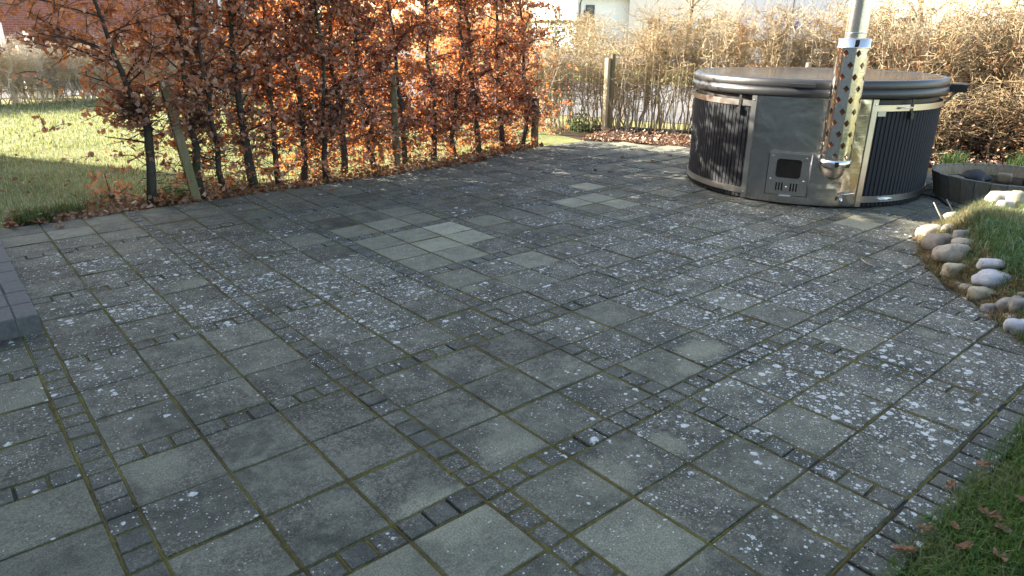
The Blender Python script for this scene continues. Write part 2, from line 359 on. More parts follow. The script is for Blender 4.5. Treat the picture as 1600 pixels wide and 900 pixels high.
# ---------------------------------------------------------------- patio
RB = [(9.6, -2.6), (7.9, -2.5), (7.55, -1.95), (7.15, -1.64), (6.75, -1.60), (6.4, -1.70), (5.97, -1.88), (5.62, -2.10), (5.36, -2.34), (5.12, -2.56), (4.86, -2.80), (4.62, -2.95)]   # stone edge of the mound
def in_patio(x, y):
    if y > .52 and x < 1.05: return False
    if x < -.45: return False
    if x < 5.95 and y > 2.96: return False
    if y > 3.36: return False
    # far diagonal edge
    for (x0, y0), (x1, y1) in (((8.05, 3.36), (8.75, 2.0)), ((8.75, 2.0), (9.5, -.9)), ((9.5, -.9), (9.6, -2.6))):
        if (x1-x0)*(y-y0)-(y1-y0)*(x-x0) > 0 and y1 <= y <= y0: return False
    if x > 4.62:
        for (xa, ya), (xb, yb) in zip(RB[:-1], RB[1:]):
            if xb <= x <= xa and y < ya+(yb-ya)*(x-xa)/(xb-xa): return False
    if y < -2.95: return False
    return True
def rb_y(x):
    for (xa, ya), (xb, yb) in zip(RB[:-1], RB[1:]):
        if xb <= x <= xa: return ya+(yb-ya)*(x-xa)/(xb-xa)
    return -2.95
def pix(x, y, z=0):
    d = Vector((x, y, z))-CAM; dep = d.dot(FF)
    if dep < .2: return None
    return 800+1081.06*d.dot(FR)/dep, 450-1081.06*d.dot(FU)/dep, dep
pieces = []       # (kind, cx, cy, w, h)
for i in range(-1, 11):
    for j in range(-4, 5):
        for a in range(3):
            for b in range(3): pieces.append(('paver', i+.2+.3*a, j+.2+.3*b, .3, .3))
        pieces.append(('sett', i, j, .1, .1))
        for k in range(9):
            pieces.append(('sett', i, j+.1+.1*k, .1, .1)); pieces.append(('sett', i+.1+.1*k, j, .1, .1))
patio = tag(poly_sheet('patio', [(4.4, -3.08), (-.5, -3.08), (-.5, .60), (1.03, .60), (1.03, 2.97), (6, 2.97), (6, 3.37), (8.05, 3.37), (8.75, 2.0), (9.5, -.9), (9.6, -2.6)]+RB[1:], -.0075, M_BED), kind='structure')
GAP = .0048
def piece_mesh(name, w, h, poly=None):
    m = MB(); z0, z1, b = -.045, 0., .0035
    if poly is None:
        x, y = w/2-GAP, h/2-GAP; poly = [(-x, -y), (x, -y), (x, y), (-x, y)]
    n = len(poly); cx = sum(p[0] for p in poly)/n; cy = sum(p[1] for p in poly)/n
    ins = []
    for (x, y) in poly:
        d = math.hypot(x-cx, y-cy)+1e-9; ins.append((x-(x-cx)/d*b*1.4, y-(y-cy)/d*b*1.4))
    vs = [(x, y, z0) for x, y in poly]+[(x, y, z1-b) for x, y in poly]+[(x, y, z1) for x, y in ins]
    fs = [tuple(2*n+k for k in range(n))]
    for l in (0, n):
        for k in range(n): fs.append((l+k, l+(k+1) % n, l+n+(k+1) % n, l+n+k))
    return m.add(vs, fs)
def clip_piece(cx, cy, w, h):
    """clip a rectangle against the stone edge; None = all inside, [] = gone"""
    x, y = w/2-GAP, h/2-GAP; poly = [(cx-x, cy-y), (cx+x, cy-y), (cx+x, cy+y), (cx-x, cy+y)]
    if cx < 4.3 or cy > -1.3: return None if in_patio(cx, cy) else []
    cut = False
    for (xa, ya), (xb, yb) in zip(RB[:-1], RB[1:]):
        if xa < cx-w/2 or xb > cx+w/2: continue
        nx, ny = (ya-yb), (xb-xa); L = math.hypot(nx, ny); nx, ny = -nx/L, -ny/L          # inward = +y
        if ny < 0: nx, ny = -nx, -ny
        out = []
        for k in range(len(poly)):
            p, q = poly[k], poly[(k+1) % len(poly)]
            dp = (p[0]-xa)*nx+(p[1]-ya)*ny; dq = (q[0]-xa)*nx+(q[1]-ya)*ny
            if dp >= 0: out.append(p)
            if (dp >= 0) != (dq >= 0):
                t = dp/(dp-dq); out.append((p[0]+(q[0]-p[0])*t, p[1]+(q[1]-p[1])*t)); cut = True
        if not out: return []
        poly = out
    if cy-h/2 < -2.96: return []
    if not in_patio(cx, max(cy, rb_y(cx)+.001)): return []
    if not cut: return None
    a = 0
    for k in range(len(poly)):
        p, q = poly[k], poly[(k+1) % len(poly)]; a += p[0]*q[1]-p[1]*q[0]
    return [(px-cx, py-cy) for px, py in poly] if abs(a) > .0012 else []
def gauss(x, y, cx, cy, sx, sy): return math.exp(-((x-cx)/sx)**2-((y-cy)/sy)**2)
def lichen_at(x, y):
    v = .53
    v += .34*gauss(x, y, 2.35, .35, .95, .9)+.20*gauss(x, y, 4.6, -1.6, 1.5, 1.3)+.16*gauss(x, y, 3.4, -2.3, 1.0, .8)+.18*gauss(x, y, 5.6, -.6, 1.2, .9)+.12*gauss(x, y, 1.6, 1.6, .7, .8)
    v -= .25*gauss(x, y, 1.7, -1.5, .8, .8)+.35*gauss(x, y, 3.5, 1.1, .7, 1.0)+.22*gauss(x, y, 1.5, 2.6, 1.6, .5)+.15*gauss(x, y, 7.3, 2.2, 1.5, 1.2)+.18*gauss(x, y, 2.9, -1.4, .5, .5)
    return v
CLEAN_SUNLIT = {}  # cleaned slabs, plus far slabs paled in colour where sunlight falls
def clean_sunlit_px(px, py, a):
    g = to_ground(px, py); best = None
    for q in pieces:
        if q[0] == 'paver' and abs(q[1]-g.x) < .15 and abs(q[2]-g.y) < .15: CLEAN_SUNLIT[(round(q[1], 2), round(q[2], 2))] = a
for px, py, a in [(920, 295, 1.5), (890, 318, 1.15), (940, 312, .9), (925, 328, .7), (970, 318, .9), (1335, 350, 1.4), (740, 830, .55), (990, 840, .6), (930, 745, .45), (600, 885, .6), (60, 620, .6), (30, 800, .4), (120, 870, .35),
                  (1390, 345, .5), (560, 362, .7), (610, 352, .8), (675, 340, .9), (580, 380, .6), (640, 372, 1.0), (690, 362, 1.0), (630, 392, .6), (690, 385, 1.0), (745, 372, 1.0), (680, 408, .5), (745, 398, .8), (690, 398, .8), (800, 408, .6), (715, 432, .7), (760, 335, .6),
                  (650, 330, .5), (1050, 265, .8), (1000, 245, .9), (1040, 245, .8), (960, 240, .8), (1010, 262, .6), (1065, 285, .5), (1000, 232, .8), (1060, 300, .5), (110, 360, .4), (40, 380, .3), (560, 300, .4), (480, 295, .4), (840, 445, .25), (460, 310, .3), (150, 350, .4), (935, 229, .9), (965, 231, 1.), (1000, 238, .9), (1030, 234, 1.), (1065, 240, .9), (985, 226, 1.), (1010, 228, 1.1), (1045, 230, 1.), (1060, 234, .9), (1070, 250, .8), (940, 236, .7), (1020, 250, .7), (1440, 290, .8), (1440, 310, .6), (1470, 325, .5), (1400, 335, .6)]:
    clean_sunlit_px(px, py, a)
keep = []
for kind, cx, cy, w_, h_ in pieces:
    if cx > 10 or cx < -1: continue
    r = clip_piece(cx, cy, w_, h_)
    if r == []: continue
    pp = pix(cx, cy); area = 0
    if pp and -60 < pp[0] < 1660 and -20 < pp[1] < 960: area = w_*h_/pp[2]**3
    keep.append((kind, cx, cy, w_, h_, r, area))
ME = {}
for kind in ('paver', 'sett'):
    lst = sorted([q for q in keep if q[0] == kind], key=lambda q: -q[6]*(30 if kind == 'paver' and (round(q[1], 2), round(q[2], 2)) in CLEAN_SUNLIT else 1)); mat = M_PAVER if kind == 'paver' else M_SETT
    shared = [piece_mesh(kind, *(lst[0][3:5])).mesh(kind) for _ in range(1)]; shared[0].materials.append(mat)
    rest = MB(); nn = 0
    for q in lst:
        _, cx, cy, w_, h_, poly, area = q
        rz = random.gauss(0, .0045); tilt = (random.gauss(0, .005), random.gauss(0, .005)); dz = random.gauss(0, .0018); dx, dy = random.gauss(0, .0011), random.gauss(0, .0011)
        if kind == 'sett': rz *= 2.2; tilt = (tilt[0]*2, tilt[1]*2)
        if nn < 300 and area > 0:
            me = shared[0]
            if poly is not None: me = piece_mesh(kind, w_, h_, poly).mesh(kind); me.materials.append(mat)
            o = obj(kind, me, None, patio, (cx+dx, cy+dy, dz), (*tilt, rz)); nn += 1
            cl = CLEAN_SUNLIT.get((round(cx, 2), round(cy, 2)), 0.) if kind == 'paver' else .75*gauss(cx, cy, 3.6, 1.0, .6, .9)
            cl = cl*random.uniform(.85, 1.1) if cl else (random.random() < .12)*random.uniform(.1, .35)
            tone = min(1, max(0, random.gauss(.47, .12)))+(.25 if cl > 1 else 0)  # palest slabs, mostly painted sunlit, get extra brightness
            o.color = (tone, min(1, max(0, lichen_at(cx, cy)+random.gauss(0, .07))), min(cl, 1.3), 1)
        else:
            pm = piece_mesh(kind, w_, h_, poly); c_, s_ = math.cos(rz), math.sin(rz)
            rest.add([(cx+dx+x*c_-y*s_, cy+dy+x*s_+y*c_, z+dz+x*tilt[1]*-1+y*tilt[0]) for x, y, z in pm.v], pm.f)
    o = rest.build(kind+'_field', mat, patio); tag(o, kind='stuff'); o.color = (.5, .56, .1, 1)
# border course of small setts beyond the last joint, ending in the grass
bm_ = piece_mesh('sett', .098, .125).mesh('edge_sett'); bm_.materials.append(M_SETT)
for k in range(34):
    x = 1.35+.1*k
    o = obj('edge_sett', bm_, None, patio, (x, -3.0185+random.gauss(0, .002), -.0005+random.gauss(0, .0012)), (random.gauss(.012, .008), random.gauss(0, .01), random.gauss(0, .02)))
    o.color = (random.uniform(.3, .6), random.uniform(.5, .75), 0, 1)
# moss growing out of the joints
def moss_strips():
    V = []; F = []
    def strip(p, q, wmax):
        L = math.hypot(q[0]-p[0], q[1]-p[1]); n = max(2, int(L/.016)); dx, dy = (q[0]-p[0])/L, (q[1]-p[1])/L
        base = len(V)
        ph = random.uniform(0, 9)
        for k in range(n+1):
            t = L*k/n; x, y = p[0]+dx*t, p[1]+dy*t
            a = .5+.5*math.sin(x*3.1+y*2.3+1.7*math.sin(y*4.1)+ph*.2); a *= .68+.32*math.sin(x*17+y*13+ph); a = max(0, a); wd = wmax*(.6+.6*a)*random.uniform(.6, 1.3); h = -.002+.006*a*random.uniform(.5, 1.2)
            ox = random.gauss(0, .001)
            V.extend([(x-dy*(wd+ox), y+dx*(wd+ox), -.0068), (x-dy*ox, y+dx*ox, h), (x+dy*(wd-ox), y-dx*(wd-ox), -.0068)])
            if k:
                b = base+(k-1)*3
                F.extend([(b, b+1, b+4), (b, b+4, b+3), (b+1, b+2, b+5), (b+1, b+5, b+4)])
    for kind, cx, cy, w_, h_, poly, area in keep:
        if poly is not None or area <= 0: continue
        x0, x1, y0, y1 = cx-w_/2, cx+w_/2, cy-h_/2, cy+h_/2
        far = math.hypot(cx-CAM.x, cy-CAM.y) > 7.5
        if far: continue
        if kind == 'paver' or abs(cx-round(cx)) < .01: strip((x0, y0), (x0, y1), .0135)
        if kind == 'paver' or abs(cy-round(cy)) < .01: strip((x0, y0), (x1, y0), .0095)
        if kind == 'sett':
            if abs(cx-round(cx)) < .01: strip((x1, y0), (x1, y1), .0135)
            if abs(cy-round(cy)) < .01: strip((x0, y1), (x1, y1), .0095)
            if random.random() < .7:
                strip((x0, y0), (x0, y1), .009) if abs(cy-round(cy)) < .01 else strip((x0, y0), (x1, y0), .009)
    return np_mesh('moss', V, F)
mo = obj('moss', moss_strips(), M_MOSS, patio); tag(mo, kind='stuff')
# ---------------------------------------------------------------- raised terrace edge at the left
ter = empty('terrace_step', (.9, .49, 0)); tag(ter, 'raised terrace step of grey concrete blocks at the left edge of the patio', 'step')
M_BLOCK = simple('grey_block', (.092, .094, .095), .85, 0, .6, 30, .7); M_BLOCKD = simple('dirty_block', (.10, .085, .07), .9, 0, .5, 30, .4)
def rel(o, root): o.location = Vector(o.location)-Vector(root.location); o.parent = root; return o
bl = MB().box(-.05, .05, -.109, .109, -.1, 0, None, .006).mesh('block'); bl.materials.append(M_BLOCK)
for k in range(13):
    o = obj('block', bl, None, None, (.99+random.gauss(0, .002), .60+.2215*k, .1+random.gauss(0, .002)), (0, random.gauss(0, .006), random.gauss(0, .006))); rel(o, ter)
b2 = MB().box(-.109, .109, -.109, .109, -.1, 0, None, .006).mesh('slab'); b2.materials.append(M_BLOCK)
for a in range(6):
    for k in range(13):
        o = obj('slab', b2, None, None, (.829-.2215*a, .60+.2215*k+(.0 if a % 2 else .0), .1+random.gauss(0, .002)), (random.gauss(0, .004), random.gauss(0, .004), random.gauss(0, .006))); rel(o, ter)
fb = MB().box(-.3, 1.02, .55, 3.3, -.02, .085).build('base', M_BLOCKD); rel(fb, ter)

# ---------------------------------------------------------------- own house (casts the shade over the patio)
def wall_window(parent, M, w_, h_, mf, name='window', mull=True):
    """window in local xz plane, outside = -y"""
    f = MB()
    t = .07
    for (x0, x1, z0, z1) in ((-w_/2, w_/2, h_-t, h_), (-w_/2, w_/2, 0, t), (-w_/2, -w_/2+t, t, h_-t), (w_/2-t, w_/2, t, h_-t)): f.box(x0, x1, -.05, .06, z0, z1, M)
    if mull: f.box(-w_/2+t, w_/2-t, -.045, .05, h_*.5-t/2, h_*.5+t/2, M)
    o = f.build(name, mf); rel(o, parent)
    p = MB().box(-w_/2+t*.5, w_/2-t*.5, -.012, .012, t*.5, h_-t*.5, M).build('pane', M_PANE); p.parent = o
    return o
hs = empty('dwelling_house', (-3, 0, 0)); tag(hs, 'grey rendered dwelling house beside the terrace, left of the patio', 'house')
o = MB().box(-8.6, -.6, -9, 10.92, 0, 6.7).build('wall', simple('grey_render', (.27, .265, .25), .9, 0, .06, 2, .05)); rel(o, hs)
o = MB().box(-8.62, -.59, -9.02, 10.925, 6.7, 6.95).build('roof', M_ROOF); rel(o, hs)
for z in (1.0, 3.9):
    for y in (-7, -3.2, 1.2, 4.8, 8.4):
        wall_window(hs, Matrix.Translation((-.58, y, z)) @ Matrix.Rotation(R_(90), 4, 'Z'), 1.5, 1.3, M_WFRAME)

# ================================================================= HOT TUB
TC = Vector((7.685, -.040, 0)); TR = 1.132
tub = empty('hot_tub', TC); tag(tub, 'round wood-fired hot tub with charcoal slats and steel furnace panel', 'hot tub')
A0, A1 = R_(183.3), R_(233.2)            # steel panel
def tpart(m, name, mat, parent=None, smooth=False): return m.build(name, mat, parent or tub, None, None, smooth)
tpart(MB().lathe([(TR-.03, .02), (TR-.03, .93)], 120), 'shell', M_BLACK, smooth=True)
sl = MB(); wd = .0184
sl.add([(TR-.024, -wd, .015), (TR-.024, wd, .015), (TR, wd-.002, .015), (TR, -wd+.002, .015), (TR-.024, -wd, .89), (TR-.024, wd, .89), (TR, wd-.002, .89), (TR, -wd+.002, .89)],
       [(0, 1, 5, 4), (1, 2, 6, 5), (2, 3, 7, 6), (3, 0, 4, 7), (4, 5, 6, 7), (3, 2, 1, 0)])
slm = sl.mesh('slat'); slm.materials.append(M_SLAT)
NS = 144; span = 2*math.pi-(A1-A0)-R_(1.2)
for k in range(NS):
    obj('slat', slm, None, tub, (0, 0, 0), (0, 0, A1+R_(.6)+span*(k+.5)/NS))
def arc(r0, r1, z0, z1, a0, a1, n): return MB().lathe([(r0, z0), (r1, z0), (r1, z1), (r0, z1), (r0, z0)], n, a0, a1, None, True)
tpart(arc(TR+.002, TR+.009, .052, .108, A1, A0+2*math.pi, 110), 'lower_band', M_STEELT)
tpart(arc(TR+.002, TR+.010, .842, .893, A1, A0+2*math.pi, 110), 'upper_band', M_STEELT)
tpart(arc(TR-.02, TR+.012, .018, .944, A0, A1, 60), 'furnace_panel', M_STEEL)
for a in (A0, A1): tpart(arc(TR-.01, TR+.024, .020, .940, a-R_(1.15), a+R_(1.15), 3), 'trim_strip', M_STEELT)
for a in (A0, A1):
    for z in (.07, .9):
        rm = Matrix.Rotation(a, 4, 'Z') @ Matrix.Translation((TR+.024, 0, z)) @ Matrix.Rotation(R_(90), 4, 'Y')
        tpart(MB().lathe([(0.0001, .005), (.006, .004), (.008, 0)], 8, M=rm), 'screw', M_CHROME)
# lid
prof = [(TR-.2, .935), (TR+.016, .940), (TR+.031, .947), (TR+.037, .962), (TR+.039, .985), (TR+.034, 1.004), (TR+.024, 1.014), (TR+.022, 1.018), (TR+.027, 1.024), (TR+.030, 1.036), (TR+.028, 1.060), (TR+.023, 1.078), (TR+.014, 1.088), (TR, 1.092), (TR-.022, 1.0915), (TR-.03, 1.089)]
lid = tpart(MB().lathe(prof, 128), 'lid', M_VINYL, smooth=True)
obj('lid_top', MB().lathe([(TR-.03, 1.0885), (TR-.06, 1.087), (TR-.5, 1.089), (.0005, 1.090)], 96).mesh('lid_top', True), M_VINYLT, lid)
for z, r in ((1.016, TR+.0235), (1.088, TR+.001)):
    th = [(math.cos(a)*r, math.sin(a)*r, z) for a in np.linspace(0, 2*math.pi, 97)]
    obj('piping', MB().tube(th, .004, 5, False).mesh('piping', True), M_BLACK, lid)
m = MB(); Mh = Matrix.Rotation(R_(203), 4, 'Z')
m.box(TR+.02, TR+.045, -.10, .10, 1.03, 1.06, Mh, .004); obj('lid_handle', m.mesh('lid_handle'), M_VINYL, lid)
# straps and buckles from the lid over the slats
for ang in (176.0, 252.0, 330., 70.):
    Mh = Matrix.Rotation(R_(ang), 4, 'Z'); s = MB().box(TR+.011, TR+.017, -.013, .013, .80, .95, Mh).build('strap', M_BLACK, tub)
    obj('buckle', MB().box(TR+.013, TR+.032, -.02, .02, .775, .825, Mh, .004).mesh('buckle'), M_BLACK, s)
# latches on the steel bands
for ang, z in ((248, .868), (246, .08)):
    Mh = Matrix.Rotation(R_(ang), 4, 'Z'); s = MB().box(TR+.010, TR+.02, -.07, .07, z-.01, z+.01, Mh, .003).build('band_latch', M_CHROME, tub)
    obj('latch_bolt', MB().tube([Mh @ Vector((TR+.026, -.075, z)), Mh @ Vector((TR+.026, .075, z))], .006, 8).mesh('bolt', True), M_CHROME, s)
Mh = Matrix.Rotation(R_(237.3), 4, 'Z'); tpart(MB().box(TR+.001, TR+.004, -.036, .036, .80, .84, Mh), 'sticker', simple('sticker_paper', (.62, .6, .45), .5, 0, .1, 8, 0))
# furnace door
AD = R_(202.2); Md = Matrix.Rotation(AD, 4, 'Z') @ Matrix.Translation((TR+.0, 0, 0))     # local x out, y tangential, z up
door = empty('furnace_door'); door.parent = tub
def dbox(x0, x1, y0, y1, z0, z1, bev=0): return MB().box(x0, x1, y0, y1, z0, z1, Md, bev)
W2 = .172; zb, zt = .098, .466
fr = MB()
for (y0, y1, z0, z1) in ((-W2, W2, zt-.05, zt), (-W2, -.105, .25, zt-.05), (.105, W2, .25, zt-.05), (-W2, W2, .215, .25)): fr.box(-.02, .040, y0, y1, z0, z1, Md)
# rounded corners of the window opening
for sy in (-1, 1):
    for zc, sz in ((zt-.05, -1), (.25, 1)):
        vs = []; n = 6; r = .028; cy, cz = sy*(.105-r), zc+sz*r
        pts = [(sy*.105, zc)]+[(cy+sy*r*math.cos(t), cz-sz*r*math.sin(t)) for t in np.linspace(0, math.pi/2, n)]
        vs = [Md @ Vector((x, y, z)) for x in (.0, .0395) for y, z in pts]; k = len(pts)
        fs = [tuple(range(k)), tuple(range(k, 2*k))]+[(a, (a+1) % k, k+(a+1) % k, k+a) for a in range(k)]
        fr.add(vs, fs)
sx = [-.085+.024*i for i in range(3)]+[.037+.024*i for i in range(3)]
edges = [-W2]+[e for x in sx for e in (x-.006, x+.006)]+[W2]
for k in range(0, len(edges), 2): fr.box(-.02, .040, edges[k], edges[k+1], .135, .205, Md)
fr.box(-.02, .040, -W2, W2, zb, .135, Md); fr.box(-.02, .040, -W2, W2, .205, .215, Md)
obj('door_plate', fr.mesh('door_plate'), steel_mat('door_steel', (.52, .505, .49), .2, .15), door)
obj('door_shadow_line', dbox(-.02, .026, -W2-.009, W2+.009, zb-.008, zb+.02).mesh('door_shadow_line'), M_BLACK, door)  # black strips drawn in as the shadow line around the door
for sg in (-1, 1): obj('door_shadow_line', dbox(-.02, .026, min(sg*W2, sg*(W2+.009)), max(sg*W2, sg*(W2+.009)), zb, zt).mesh('door_shadow_line'), M_BLACK, door)
obj('door_glass', dbox(.012, .02, -.108, .108, .245, .42).mesh('door_glass'), M_GLASS, door)
obj('vent_back', dbox(.0, .018, -.12, .12, .13, .21).mesh('vent_back'), M_BLACK, door)
obj('handle', dbox(.040, .075, -.05, .05, zb-.012, zb+.002, .003).mesh('handle'), M_CHROME, door)
obj('hinge_rod', MB().tube([Md @ Vector((.034, W2+.006, zb)), Md @ Vector((.034, W2+.006, zt+.005))], .007, 8).mesh('hinge_rod', True), M_STEELT, door)
obj('top_flange', dbox(.0, .055, -W2-.004, W2+.004, zt, zt+.008).mesh('top_flange'), M_CHROME, door)
for y, z in ((-.14, zt-.03), (.14, zt-.03), (-.14, .232), (.14, .232), (0, .17)):
    obj('screw', MB().lathe([(.0001, .005), (.006, .003), (.008, 0)], 8, M=Md @ Matrix.Translation((.040, y, z)) @ Matrix.Rotation(R_(90), 4, 'Y')).mesh('screw', True), M_CHROME, door)
# drain tap
At = Matrix.Rotation(R_(224.5), 4, 'Z') @ Matrix.Translation((TR+.012, 0, .1))
tap = obj('drain_tap', MB().tube([At @ Vector((0, 0, 0)), At @ Vector((.05, 0, 0)), At @ Vector((.062, 0, -.012)), At @ Vector((.065, 0, -.04))], [.013, .013, .014, .012], 10).mesh('tap', True), M_CHROME, tub)
obj('tap_lever', MB().tube([At @ Vector((.04, 0, .02)), At @ Vector((.045, .02, .035)), At @ Vector((.045, .11, .05))], [.007, .006, .006], 6).mesh('lever', True), M_CHROME, tap)
# flue
CA = R_(218.6); CR = TR+.152; FX, FY = CR*math.cos(CA), CR*math.sin(CA)
Mf = Matrix.Translation((FX, FY, 0))
flue = empty('flue'); flue.parent = tub
elb = MB(); out = Vector((math.cos(CA), math.sin(CA), 0))
elb.lathe([(.0005, .285), (.03, .288), (.058, .302), (.076, .325), (.085, .36), (.085, .50)], 28, M=Mf)
elb.tube([Vector((FX, FY, .375)), Vector((FX, FY, .375))-out*.16], .08, 24, False)
obj('elbow', elb.mesh('elbow', True), steel_mat('elbow_steel', (.5, .44, .38), .33, .05), flue)
obj('pipe', MB().lathe([(.082, 1.37), (.082, 3.1)], 40, M=Mf).mesh('pipe', True), M_PIPE, flue)
obj('inner_pipe', MB().lathe([(.081, .4), (.081, 1.37)], 40, M=Mf).mesh('inner_pipe', True), steel_mat('orange_reflection_steel', (.24, .15, .10), .35, .05), flue)  # orange reflection and shade behind the guard painted into the colour
obj('pipe_joint', MB().lathe([(.0825, 1.462), (.0845, 1.463), (.0845, 1.469), (.0825, 1.47)], 40, M=Mf).mesh('pipe_joint', True), M_PIPE, flue)
g = MB(); gr, ncol = .123, 8; zr0, zr1, nr = .455, 1.358, 10; dz = (zr1-zr0)/nr
for r in range(nr):
    off = .5*(r % 2)
    for c in range(ncol):
        a = lambda u: 2*math.pi*(c+off+u)/ncol
        zc = zr0+dz*r; P = []
        ring = [(0, 0), (.25, 0), (.5, 0), (.75, 0), (1, 0), (1, .5), (1, 1), (.75, 1), (.5, 1), (.25, 1), (0, 1), (0, .5)]
        dia = [(.25, .5), (.375, .34), (.5, .18), (.625, .34), (.75, .5), (.625, .66), (.5, .82), (.375, .66)]
        for u, v in ring+dia: P.append(Mf @ Vector((gr*math.cos(a(u)), gr*math.sin(a(u)), zc+dz*v)))
        I = 12
        fs = [(0, 1, I+1, I), (1, 2, I+2, I+1), (2, 3, I+3, I+2), (3, 4, I+4, I+3), (4, 5, I+4), (5, 6, I+4), (6, 7, I+5, I+4), (7, 8, I+6, I+5), (8, 9, I+7, I+6), (9, 10, I, I+7), (10, 11, I), (11, 0, I)]
        g.add(P, fs)
gm = g.mesh('guard'); bmm = bmesh.new(); bmm.from_mesh(gm); bmesh.ops.remove_doubles(bmm, verts=bmm.verts, dist=1e-5); bmesh.ops.recalc_face_normals(bmm, faces=bmm.faces); bmm.to_mesh(gm); bmm.free(); gm.polygons.foreach_set('use_smooth', [True]*len(gm.polygons))
gm.normals_split_custom_set_from_vertices([Vector((v.co.x-FX, v.co.y-FY, 0)).normalized() for v in gm.vertices])
go = obj('heat_guard', gm, M_CHROME, flue)
obj('guard_collar', MB().lathe([(gr+.001, .405), (gr+.004, .405), (gr+.004, .462), (gr+.001, .462), (gr+.001, .405)], 40, M=Mf).mesh('collar', True), M_CHROME, go)
obj('guard_collar', MB().lathe([(gr-.006, 1.352), (gr+.004, 1.352), (gr+.004, 1.36), (gr-.002, 1.362), (gr-.004, 1.425), (gr-.007, 1.425), (gr-.007, 1.352)], 40, M=Mf).mesh('collar', True), M_CHROME, go)
sn = Matrix.Translation((FX, FY, 0)) @ Matrix.Rotation(R_(214), 4, 'Z')
for z in (.432, 1.395): obj('slot', MB().box(gr-.004, gr+.0055, -.016, .016, z-.02, z+.02, sn).mesh('slot'), M_BLACK, go)
tpart(MB().box(TR, CR, -.02, .02, .93, .935, Matrix.Rotation(CA, 4, 'Z')), 'flue_bracket', M_STEELT)
# lid lifter at the right
Ml = Matrix.Rotation(R_(291.5), 4, 'Z')
lf = tpart(MB().box(TR+.035, TR+.17, -.07, .07, .965, 1.035, Ml, .006), 'lid_lifter', M_BLACK)
obj('lifter_arm', MB().tube([Ml @ Vector((TR+.11, 0, .965)), Ml @ Vector((TR+.01, .0, .86))], .012, 8).mesh('arm', True), M_STEELT, lf)
obj('lifter_hinge', MB().box(TR+.01, TR+.036, -.03, .03, .975, 1.025, Ml).mesh('hinge'), M_STEELT, lf)

# ---------------------------------------------------------------- planter of staves
PC = Vector((8.52, -1.62, 0)); planter = empty('round_planter', PC); tag(planter, 'low round planter of weathered wooden staves behind the stone mound', 'planter')
NP_ = 30
st = MB(); wp = math.pi*.6/NP_-.0035
st.add([(.545-.03, -wp*.9, 0), (.545, -wp*.94, 0), (.545, wp*.94, 0), (.515, wp*.9, 0), (.57, -wp*.95, .225), (.602, -wp, .225), (.602, wp, .225), (.57, wp*.95, .225)],
       [(3, 2, 1, 0), (4, 5, 6, 7), (1, 2, 6, 5), (3, 0, 4, 7), (0, 1, 5, 4), (2, 3, 7, 6)])
stm = st.mesh('stave'); stm.materials.append(M_STAVE)
for k in range(NP_): obj('stave', stm, None, planter, (0, 0, random.uniform(-.004, .004)), (0, 0, 2*math.pi*k/NP_))
obj('inner_lining', MB().lathe([(.51, .0), (.566, .205)], 40).mesh('lining', True), M_STAVEI, planter)
obj('soil', MB().lathe([(.0005, .135), (.3, .14), (.54, .12)], 30).mesh('soil', True), M_SOIL, planter)
def lump(name, loc, sx_, sy_, sz_, mat, seed, rz=0, smooth=True, sub=3, pw=.12, flat=0.):
    bm = bmesh.new(); bmesh.ops.create_icosphere(bm, subdivisions=sub, radius=1); rr = random.Random(seed); off = Vector((rr.uniform(0, 50), rr.uniform(0, 50), rr.uniform(0, 50)))
    from mathutils import noise
    for v in bm.verts:
        n = noise.noise(v.co*1.1+off)*pw*1.6+noise.noise(v.co*2.7+off)*pw*.5; v.co *= 1+n
        s = max(abs(v.co.x), abs(v.co.y), abs(v.co.z)); v.co = v.co.lerp(v.co/s*.9, .0+flat)
        v.co.x *= sx_; v.co.y *= sy_; v.co.z *= sz_
    me = bpy.data.meshes.new(name); bm.to_mesh(me); bm.free()
    if smooth: me.polygons.foreach_set('use_smooth', [True]*len(me.polygons))
    return obj(name, me, mat, None, loc, (0, 0, rz))
M_BAG = simple('black_bag', (.010, .010, .011), .6, 0, .4, 12, .3)
tag(lump('black_bag', (8.38, -1.42, .18), .16, .11, .07, M_BAG, 4, .6, pw=.3), 'flat black bag lying in the round planter, nearer the hot tub', 'bag')
tag(lump('black_bag', (8.55, -1.86, .19), .12, .11, .075, M_BAG, 9, -.4, pw=.35), 'crumpled shiny black bag on the right in the round planter', 'bag')
tag(lump('log', (8.28, -1.30, .16), .09, .05, .03, M_STAVEI, 12, .8, flat=.8), 'short piece of tan wood beside the flat black bag in the planter', 'log')
tag(lump('log', (8.60, -1.60, .175), .07, .05, .05, M_STAVEI, 15, 1.8, flat=.8), 'split piece of tan wood between the two black bags in the planter', 'log')
pts = [(7.95, -1.04, .03), (8.05, -1.12, .012), (8.02, -1.26, .008), (7.86, -1.36, .008), (7.76, -1.44, .008), (7.66, -1.58, .02)]
tag(obj('power_cable', MB().tube(pts, .008, 6).mesh('power_cable', True), M_BLACK), 'black cable running over the paving from hot tub to grass mound', 'cable')

